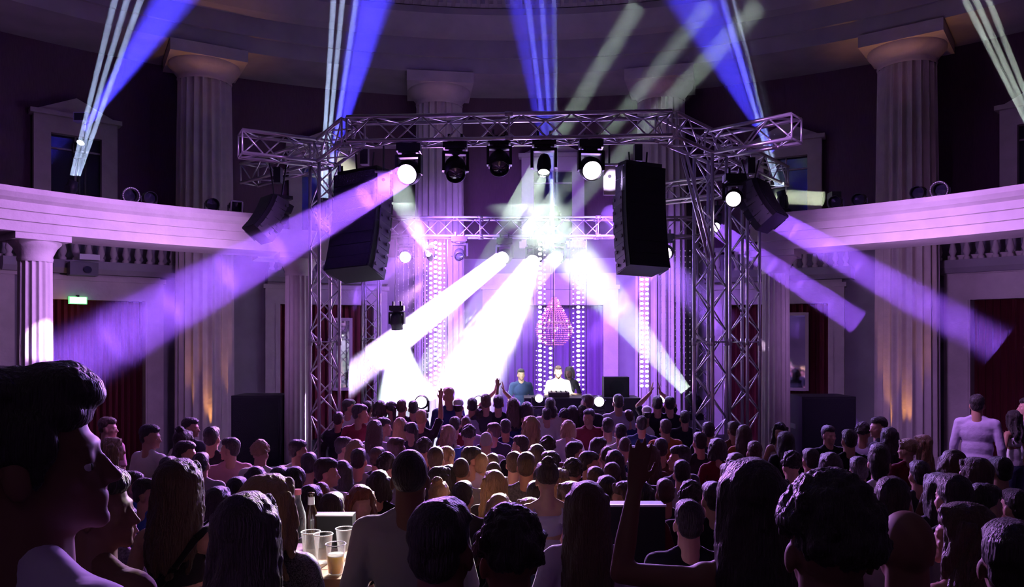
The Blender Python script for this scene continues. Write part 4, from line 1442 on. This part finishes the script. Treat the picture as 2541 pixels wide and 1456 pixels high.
CROWD = [
    (866, 970, 24, 'mr', 'dark', 'white', -20), (912, 975, 24, 'mh', 'dark', 'white', -15), (893, 1001, 33, 'mr', 'dark', 'maroon', -25), (943, 979, 25, 'fbob', 'dark', 'white', 0), (971, 982, 25, 'fp', 'dark', 'grey', 0),
    (998, 971, 22, 'm', 'brown', 'dark', 0), (1026, 973, 22, 'm', 'dark', 'dark', 0), (1112, 949, 28, 'mj', 'blond', 'navy', 20), (1138, 968, 19, 'mcap', 'dark', 'dark', 0),
    (1172, 967, 23, 'mj', 'dark', 'lilac', 0), (1205, 959, 20, 'mh', 'brown', 'dark', 0), (1237, 965, 26, 'mc', 'dark', 'black', 0), (1274, 967, 20, 'fu', 'brown', 'dark', 0), (1307, 978, 24, 'fbob', 'dark', 'black', 0),
    (1046, 1015, 30, 'mu', 'blond', 'black', 0), (993, 1034, 30, 'f', 'blond', 'pink', 0), (951, 1035, 28, 'mr', 'dark', 'white', -20), (1111, 1052, 30, 'fl', 'blond', 'grey', 0), (1157, 1029, 26, 'mb', 'brown', 'lilac', 0),
    (1163, 1056, 32, 'mcu', 'dark', 'blue', 0), (1129, 1032, 25, 'm', 'dark', 'maroon', 0), (1224, 1047, 26, 'ml', 'brown', 'dark', 0), (1254, 1038, 27, 'mj', 'dark', 'navy', 0), (1207, 1068, 32, 'mb', 'grey', 'lilac', 0),
    (1317, 1030, 36, 'fl', 'blond', 'pink', 0), (853, 1082, 32, 'mr', 'dark', 'navy', -20), (882, 1088, 30, 'fbob', 'blond', 'white', 0), (891, 1110, 36, 'm', 'dark', 'grey', 0), (938, 1107, 32, 'mh', 'brown', 'dark', -10),
    (986, 1084, 30, 'fw', 'brown', 'pink', -30), (1053, 1088, 36, 'mcu', 'dark', 'dark', 0), (1107, 1105, 34, 'fp', 'blond', 'lilac', 0), (1081, 1106, 30, 'm', 'brown', 'brown', 0), (1144, 1131, 26, 'mb', 'brown', 'grey', 0),
    (1170, 1106, 34, 'mr', 'dark', 'lilac', -10), (1193, 1122, 34, 'm', 'blond', 'grey', 0), (1222, 1123, 30, 'm', 'brown', 'dark', 0), (1224, 1141, 46, 'mb', 'brown', 'dark', 0), (1226, 1164, 52, 'fl', 'blond', 'dark', 0),
    (1306, 1119, 50, 'mj', 'brown', 'checked', 5), (1276, 1118, 40, 'm', 'brown', 'grey', 0), (940, 1164, 52, 'fbob', 'dark', 'black', 0), (1092, 1155, 34, 'fw', 'dark', 'dark', 0), (1088, 1179, 42, 'fb', 'blond', 'black', 0),
    (1115, 1151, 30, 'f', 'dark', 'pink', 0), (809, 1134, 50, 'mr', 'dark', 'white', -15), (848, 1140, 40, 'f', 'dark', 'dark', 0),
    (1365, 967, 24, 'mj', 'dark', 'white', 0), (1371, 997, 25, 'm', 'dark', 'dark', 0), (1356, 1010, 26, 'mh', 'dark', 'white', 0), (1421, 984, 22, 'f', 'dark', 'black', 0), (1456, 963, 26, 'ml', 'brown', 'dark', 0),
    (1445, 989, 24, 'm', 'dark', 'black', 0), (1461, 1013, 28, 'mr', 'dark', 'maroon', 200), (1534, 967, 27, 'mj', 'dark', 'lilac', 0), (1631, 963, 24, 'mc', 'dark', 'black', 0), (1661, 964, 22, 'm', 'dark', 'black', 0),
    (1605, 997, 25, 'mcap', 'dark', 'white', 0), (1508, 1034, 32, 'mj', 'dark', 'white', 0), (1410, 1040, 30, 'fbob', 'blond', 'white', 0), (1592, 1030, 30, 'mj', 'dark', 'navy', 0), (1651, 1038, 28, 'mh', 'brown', 'orange', 0),
    (1699, 1017, 26, 'm', 'dark', 'black', 0), (1540, 1049, 26, 'mh', 'dark', 'white', 0), (1358, 1084, 30, 'mcu', 'dark', 'brown', 0), (1425, 1094, 32, 'mr', 'dark', 'dark', 0), (1486, 1084, 25, 'mr', 'dark', 'navy', 0),
    (1506, 1103, 30, 'mb', 'brown', 'lilac', 0), (1525, 1114, 32, 'f', 'dark', 'dark', 0), (1363, 1117, 32, 'ml', 'dark', 'dark', 0), (1462, 1118, 36, 'mr', 'dark', 'black', -20), (1581, 1127, 45, 'mcu', 'dark', 'black', 0),
    (1614, 1101, 40, 'f', 'brown', 'brown', 0), (1685, 1103, 45, 'ml', 'dark', 'dark', 20), (1692, 1139, 42, 'mj', 'dark', 'lilac', 0), (1477, 1155, 44, 'mh', 'brown', 'dark', 0), (1519, 1145, 32, 'm', 'brown', 'dark', 0),
    (1506, 1177, 40, 'fbob', 'dark', 'dark', 0), (1384, 1160, 40, 'fw', 'blond', 'black', 0), (1757, 1045, 25, 'm', 'dark', 'dark', 0), (1819, 1043, 28, 'mh', 'brown', 'brown', 0), (1826, 1121, 40, 'f', 'brown', 'maroon', 0),
    (1806, 1147, 40, 'm', 'brown', 'lilac', 0), (1415, 1192, 42, 'fp', 'brown', 'pink', 0), (1548, 1192, 36, 'fw', 'brown', 'pink', 150), (1357, 1248, 46, 'fb', 'brown', 'lilac', 0), (1313, 1232, 60, 'fp', 'blond', 'grey', 0),
    (1239, 1222, 46, 'fbob', 'blond', 'dark', 0), (1713, 1196, 55, 'mcu', 'dark', 'dark', 0), (1768, 1192, 60, 'm', 'dark', 'black', 0), (1935, 1047, 24, 'fw', 'dark', 'white', 185), (1949, 1068, 30, 'f', 'dark', 'black', 0),
    (2057, 1054, 32, 'mh', 'dark', 'black', 190), (2106, 1063, 38, 'mj', 'dark', 'black', 0), (2142, 1049, 34, 'mcu', 'dark', 'lilac', -30), (2179, 1032, 36, 'ml', 'dark', 'dark', 40), (2207, 1058, 34, 'f', 'dark', 'black', 0),
    (2252, 1086, 30, 'fp', 'blond', 'maroon', 0), (2287, 1077, 35, 'fl', 'blond', 'black', 40), (2425, 976, 36, 'mj', 'dark', 'lilac', -40), (2516, 1016, 30, 'fw', 'dark', 'white', 30), (2548, 985, 32, 'mh', 'dark', 'grey', 60),
    (1963, 1122, 38, 'mcu', 'dark', 'dark', 20), (2182, 1103, 56, 'mq', 'dark', 'white', 20), (2367, 1113, 60, 'fbob', 'brown', 'brown', -20), (2418, 1132, 60, 'f', 'brown', 'brown', 30), (2443, 1197, 75, 'mr', 'dark', 'dark', -10),
    (2516, 1210, 60, 'm', 'dark', 'dark', 20), (1872, 1092, 36, 'm', 'brown', 'dark', 0), (1846, 1052, 28, 'f', 'brown', 'orange', 0),
    (267, 1033, 36, 'mr', 'brown', 'pink', -30), (281, 1083, 40, 'fw', 'blond', 'pink', -30), (372, 1051, 42, 'mr', 'dark', 'white', -35), (472, 1034, 34, 'mr', 'dark', 'dark', -20), (455, 1055, 42, 'fb', 'dark', 'navy', -20),
    (460, 1092, 42, 'mr', 'dark', 'navy', -20), (325, 1167, 46, 'mr', 'brown', 'blue', -20), (363, 1184, 54, 'mr', 'dark', 'blue', -15), (527, 1056, 40, 'mh', 'dark', 'black', -15), (570, 1084, 30, 'ml', 'dark', 'pink', 20),
    (647, 1094, 40, 'mcu', 'blond', 'white', -10), (739, 1089, 36, 'mr', 'dark', 'white', -10), (635, 1155, 36, 'fbob', 'dark', 'grey', 0), (694, 1155, 40, 'f', 'dark', 'brown', 0), (731, 1155, 36, 'fp', 'dark', 'patterned', 0),
    (541, 1204, 52, 'fbob', 'dark', 'black', 0), (826, 1218, 56, 'm', 'brown', 'dark', 0), (896, 1202, 60, 'fl', 'red', 'black', 185), (797, 1190, 42, 'mb', 'red', 'pink', 0), (300, 1250, 60, 'mr', 'dark', 'patterned', -30),
    (768, 1120, 30, 'm', 'dark', 'dark', 0), (840, 1020, 24, 'mj', 'dark', 'black', 0), (930, 1040, 26, 'f', 'brown', 'lilac', 0), (1020, 1046, 26, 'fp', 'dark', 'dark', 0), (1290, 1078, 30, 'ml', 'dark', 'black', 0),
    (1190, 1010, 24, 'm', 'dark', 'grey', 0), (1270, 1004, 24, 'fbob', 'brown', 'navy', 0), (1332, 1100, 34, 'f', 'brown', 'maroon', 0), (1560, 1010, 25, 'm', 'brown', 'navy', 0), (1400, 1010, 24, 'mcu', 'dark', 'grey', 0),
    (1735, 1070, 30, 'mj', 'dark', 'dark', 0), (1640, 1085, 34, 'mh', 'dark', 'brown', 0), (1550, 1080, 34, 'mb', 'brown', 'navy', 0), (1780, 1085, 32, 'fbob', 'dark', 'maroon', 0), (1330, 1190, 48, 'm', 'dark', 'dark', 0),
    (1590, 1190, 48, 'f', 'dark', 'maroon', 0), (1650, 1185, 50, 'mh', 'brown', 'dark', 0), (1860, 1150, 46, 'mh', 'dark', 'dark', 0), (2010, 1110, 40, 'mh', 'dark', 'dark', 10), (2060, 1120, 46, 'fbob', 'dark', 'dark', 0),
    (2130, 1130, 50, 'mj', 'dark', 'black', 0), (2280, 1140, 55, 'mh', 'dark', 'dark', -10), (2330, 1170, 60, 'f', 'dark', 'dark', 0), (2480, 1130, 50, 'mh', 'dark', 'brown', 0), (1910, 1180, 60, 'm', 'brown', 'dark', 0),
    (2000, 1190, 65, 'mj', 'dark', 'black', 0), (590, 1180, 48, 'mh', 'dark', 'dark', 0), (770, 1200, 50, 'fbob', 'dark', 'dark', 0), (960, 1125, 34, 'mcu', 'dark', 'maroon', 0), (1010, 1130, 34, 'm', 'brown', 'grey', 0),
    (1150, 1190, 50, 'm', 'dark', 'dark', 0), (1420, 1140, 40, 'mcu', 'dark', 'dark', 0), (420, 1130, 45, 'm', 'dark', 'dark', -10), (500, 1120, 42, 'mh', 'dark', 'grey', 0),
]
# people on the stage
dj = place(PROTO['mh'], ((1385 - CX) * 13.6 / F, 13.6, STG), 180, (CAMZ - (906 - HY) * 13.6 / F - STG) / 1.772, 'brown', 'white')
dj['label'] = 'person in bright white shirt playing music behind the DJ booth'
g2 = place(PROTO['m'], ((1293 - CX) * 13.75 / F, 13.75, STG), 190, (CAMZ - (914 - HY) * 13.6 / F - STG) / 1.772, 'dark', 'navy')
g2['label'] = 'person in dark top standing on stage left of the person in bright white shirt'
g3 = place(PROTO['fbob'], ((1413 - CX) * 14.0 / F, 14.0, STG), 150, (CAMZ - (908 - HY) * 14.0 / F - STG) / 1.772, 'grey', 'dark')
g3['label'] = 'pale haired person half hidden behind the person in bright white shirt'

# ------------------------------------------------------------------ the people nearest the camera, each modelled on its own
NEARK = dict(voxel=0.0065)
WSKIN = SKIN
m_ = make_person(hair='quiff', head=(-38, 4), eyes=True, thick=1.05, seed=31, **NEARK)
person(96, 918, 260, 'm', 'dark', 'lilac', -34, skin=SKIN_SHADE, meshes=m_, d=1.32, label='very near tall person in profile with swept dark hair and mauve tee, at left edge')
m_ = make_person(hair='long', fem=True, top='tank', seed=32, **NEARK)
wb = person(444, 1134, 88, 'f', 'brown', 'dark', -8, meshes=m_, d=2.95, label='long haired woman in low-backed dark top with a bag strap across her bare back')
m_ = make_person(hair='long', fem=True, hairlen=0.55, top='tee', seed=33, **NEARK)
person(612, 1216, 112, 'f', 'dark', 'black', -5, meshes=m_, d=2.12, label='near woman seen from behind with very long dark hair and black top')
SEQ = pmat('sequin_fabric', (0.30, 0.28, 0.30), 0.25, 0.7, bump=(260, 1.0), noise=(220, 0.8))
m_ = make_person(hair='wavy', fem=True, hairlen=0.50, top='jacket', sleeve=1.8, thick=1.15, head=(-20, 0), seed=34, **NEARK)
person(668, 1172, 92, 'f', 'blond', SEQ, -12, meshes=m_, d=2.62, label='woman with backlit blond waves and glittering sequin jacket beside the drinks table')
m_ = make_person(hair='buzz', sleeve=0.8, thick=1.05, seed=35, **NEARK)
person(1018, 1105, 100, 'mb', 'dark', 'grey', 0, skin=SKIN_SHADE, meshes=m_, d=3.0, hmax=1.98, label='tall shaven-headed person in grey printed tee, crown rim lit')
m_ = make_person(hair='crop', head=(-12, 0), thick=1.05, seed=36, **NEARK)
person(1098, 1230, 168, 'm', 'dark', 'black', -6, skin=SKIN_SHADE, meshes=m_, d=1.88, label='near person with thick dark hair in black tee in front of the tall shaven-headed one')
m_ = make_person(hair='curly', head=(12, 0), seed=37, **NEARK)
person(1262, 1265, 155, 'mcu', 'dark', 'black', 6, skin=SKIN_SHADE, meshes=m_, d=1.98, label='near person with rounded dark hair and a small earring, right of centre')
m_ = make_person(hair='long', fem=True, hairlen=0.50, top='tee', sleeve=0.55, seed=38, **NEARK)
person(1456, 1190, 92, 'f', 'brown', 'lilac', 0, meshes=m_, d=2.95, label='woman with long straight brown hair and pale grey tee, right of centre')
m_ = make_person(hair='short', seed=39, **NEARK)
person(1708, 1236, 86, 'm', 'dark', 'black', 0, meshes=m_, d=3.3, label='short haired person behind the outstretched bent arm')
armL = {-1: ((-0.375, 0.02, 1.43), (-0.315, 0.13, 1.66), (0.15, 0.05, 1), (0, 1, 0), 0.06)}
m_ = make_person(hair='long', fem=True, hairlen=0.52, arms=('down', 'down'), top='tank', custom=armL, thick=1.05, seed=40, **NEARK)
person(1866, 1131, 96, 'f', 'dark', 'dark', 0, skin=SKIN_SHADE, meshes=m_, d=2.15, hmin=1.5, label='woman with long dark hair stretching out a bent left arm, forearm raised')
m_ = make_person(hair='curly', thick=1.1, head=(0, 2), seed=41, **NEARK)
person(2056, 1186, 250, 'mcu', 'dark', 'black', -5, skin=SKIN_SHADE, meshes=m_, d=1.52, label='biggest dark head of full hair, very near at lower right')
m_ = make_person(hair='none', thick=1.1, seed=42, **NEARK)
person(2246, 1250, 148, 'mb', 'dark', 'brown', 0, skin=SKIN_SHADE, meshes=m_, d=2.1, label='bald person with a violet highlight on the scalp at lower right')
m_ = make_person(hair='short', head=(-25, 0), seed=43, **NEARK)
person(2214, 1179, 104, 'm', 'dark', 'grey', 0, meshes=m_, d=3.1, label='dark haired person in grey top directly behind the bald person')
m_ = make_person(hair='short', sleeve=1.9, top='jacket', thick=1.15, seed=44, **NEARK)
person(2363, 1172, 104, 'm', 'dark', 'black', 0, meshes=m_, d=3.3, label='broad person in black jacket between bald person and right edge')
m_ = make_person(hair='wavy', fem=True, head=(35, 0), top='tank', hairlen=0.42, seed=45, **NEARK)
person(2388, 1243, 116, 'f', 'brown', 'brown', 20, meshes=m_, d=2.55, label='near woman with long brown hair right of the bald person')
m_ = make_person(hair='fade', sleeve=1.2, head=(-30, 0), seed=46, **NEARK)
person(2508, 1283, 120, 'm', 'dark', 'grey', 10, skin=SKIN_SHADE, meshes=m_, d=1.98, label='near person in grey top at the lower right corner')
m_ = make_person(hair='short', head=(-55, 0), sleeve=1.9, top='jacket', seed=47, **NEARK)
person(245, 1150, 70, 'mr', 'dark', 'brown', -30, skin=SKIN_SHADE, meshes=m_, d=2.2, label='person in brown jacket half hidden behind the very near tall person')
for e in sorted(CROWD, key=lambda q: -q[2]):
    person(*e)

# straps across the bare back
bs = MB()
L0 = Matrix.Translation(wb.location) @ Matrix.Rotation(wb.rotation_euler.z, 4, 'Z') @ Matrix.Scale(wb.scale.x, 4)
pts = [Vector(v) for v in ((0.135, 0.02, 1.485), (0.12, -0.075, 1.45), (0.05, -0.118, 1.34), (-0.05, -0.122, 1.22), (-0.12, -0.09, 1.08), (-0.17, -0.02, 0.96))]
bs.path(pts, 0.016, 8)
o = bs.build('bag_strap', CLOM['black'], wb, True, world=False)

# ------------------------------------------------------------------ unique wording for every dancer
from collections import defaultdict
groups = defaultdict(list)
used_lab = set()
for e in ENTRIES:
    t, px, py, d, kind, hairc, shirt, label, facing = e
    if label:
        t['label'] = label
        used_lab.add(label)
        t['group'] = 'people in the foreground'
        continue
    row = 'by the stage' if d > 9.2 else ('in far crowd' if d > 7 else ('in mid crowd' if d > 4.6 else 'in near crowd'))
    lm = [n for lim, n in LMK if px < lim][0]
    hd = HD[kind].replace('%s', hairc)
    base = 'person in %s top, %s, %s %s' % (shirt, hd, row, lm)
    t['group'] = {'by the stage': 'dancers along the stage', 'in far crowd': 'dancers in the far crowd', 'in mid crowd': 'dancers in the middle of the crowd', 'in near crowd': 'people in the near crowd'}[row]
    groups[base].append(e)
for b, es in groups.items():
    es.sort(key=lambda q: q[1])
    for i, e in enumerate(es):
        lab = b
        if len(es) > 1:
            lab = ('leftmost ' if i == 0 else ('rightmost ' if i == len(es) - 1 else 'middle ')) + b
        e[0]['label'] = lab

# ------------------------------------------------------------------ drinks table
TD = 3.35
tz = CAMZ - (1432 - HY) * 3.1 / F
tx = (815 - CX) * TD / F
t = thing('bar_table', (tx, TD, 0.45), 'high brown bar table carrying the cups and bottles', 'table')
MB().box((tx, TD, tz - 0.02), (0.44, 0.55, 0.04)).build('tabletop', WOOD, t)
MB().tube((tx, TD, 0.45), (tx, TD, tz - 0.04), 0.035, 12).build('leg', BLACKR, t)
MB().frus((tx, TD, 0.45), (tx, TD, 0.47), 0.22, 0.2, 24).build('base', BLACKR, t)
CLEAR = pmat('clear_plastic', (0.9, 0.92, 0.95), 0.12, spec=0.9)
nt_ = CLEAR.node_tree
tr_, mx_ = nt_.nodes.new('ShaderNodeBsdfTransparent'), nt_.nodes.new('ShaderNodeMixShader')
lw_ = nt_.nodes.new('ShaderNodeLayerWeight')
lw_.inputs['Blend'].default_value = 0.2
nt_.links.new(lw_.outputs['Facing'], mx_.inputs[0])
nt_.links.new(tr_.outputs[0], mx_.inputs[1])
nt_.links.new(nt_.nodes['Principled BSDF'].outputs[0], mx_.inputs[2])
nt_.links.new(mx_.outputs[0], nt_.nodes['Material Output'].inputs[0])
BEER = pmat('golden_beer', (0.95, 0.55, 0.02), 0.15, spec=0.5)


def cup(px, py, d, label, beer=0.0):
    x = (px - CX) * d / F
    q = Vector((x, d, tz))
    t = thing('plastic_cup', q, label, 'cup', 'plastic cups on the bar table')
    hh = 0.125
    MB().lathe([(0.001, 0.002), (0.028, 0.002), (0.030, 0.01), (0.040, hh - 0.004), (0.0425, hh), (0.0405, hh + 0.002), (0.0385, hh - 0.004), (0.0285, 0.008), (0.001, 0.006)], 28).build('cup_body', CLEAR, t, True, world=False)
    rim = [Vector((0.041 * math.cos(2 * PI * i / 28), 0.041 * math.sin(2 * PI * i / 28), hh)) for i in range(29)]
    MB().path(rim, 0.0022, 6).build('rim', pmat('cup_rim', (0.85, 0.88, 0.95), 0.2), t, True, world=False)
    if beer:
        MB().lathe([(0.001, 0.009), (0.0275, 0.009), (0.0275 + 0.0095 * beer, hh * beer), (0.001, hh * beer)], 24).build('beer', BEER, t, True, world=False)
        MB().lathe([(0.0277 + 0.0095 * beer, hh * beer), (0.0275 + 0.0095 * beer, hh * beer + 0.006), (0.001, hh * beer + 0.007)], 24).build('foam', pmat('beer_foam', (0.9, 0.86, 0.7), 0.8), t, True, world=False)


cup(833, 1, 3.14, 'plastic cup half full of golden beer at the table front', 0.62)
cup(802, 1, 3.30, 'tall empty plastic cup behind the beer cup', 0)
cup(771, 1, 3.34, 'empty plastic cup at the left of the table', 0)
cup(856, 1, 3.40, 'empty plastic cup partly hidden by the grey tee', 0)
x = (738 - CX) * 3.42 / F
t = thing('water_bottle', (x, 3.42, tz), 'clear plastic bottle with a pink cap beside the sequin jacket', 'bottle')

MB().lathe([(0.001, 0.0), (0.034, 0.0), (0.038, 0.01), (0.038, 0.16), (0.034, 0.19), (0.016, 0.245), (0.014, 0.275), (0.001, 0.275)], 28).build('bottle_body', CLEAR, t, True, world=False)
MB().frus((0, 0, 0.272), (0, 0, 0.295), 0.017, 0.017, 16).build('bottle_cap', pmat('pink_cap', (0.8, 0.25, 0.3), 0.4), t, world=False)
x = (772 - CX) * 3.55 / F
t = thing('beer_bottle', (x, 3.55, tz), 'dark glass bottle with pale neck label beside the clear bottle', 'bottle')
MB().lathe([(0.001, 0.0), (0.029, 0.0), (0.031, 0.01), (0.031, 0.14), (0.024, 0.175), (0.014, 0.20), (0.0125, 0.245), (0.015, 0.247), (0.015, 0.255), (0.001, 0.255)], 24).build('bottle_body', pmat('brown_glass', (0.03, 0.015, 0.008), 0.1, spec=0.8), t, True, world=False)
MB().lathe([(0.0155, 0.20), (0.0142, 0.236)], 20).build('neck_label', pmat('paper_label', (0.75, 0.75, 0.78), 0.6), t, True, world=False)
x = (828 - CX) * 3.6 / F
t = thing('cash_box', (x, 3.58, tz), 'flat black box with a shining edge behind the cups', 'box')
MB().box((0, 0, 0.075), (0.20, 0.08, 0.15)).build('box_body', BLACK, t, world=False)
MB().box((0, -0.03, 0.152), (0.205, 0.03, 0.006)).build('metal_edge', ALU, t, world=False)
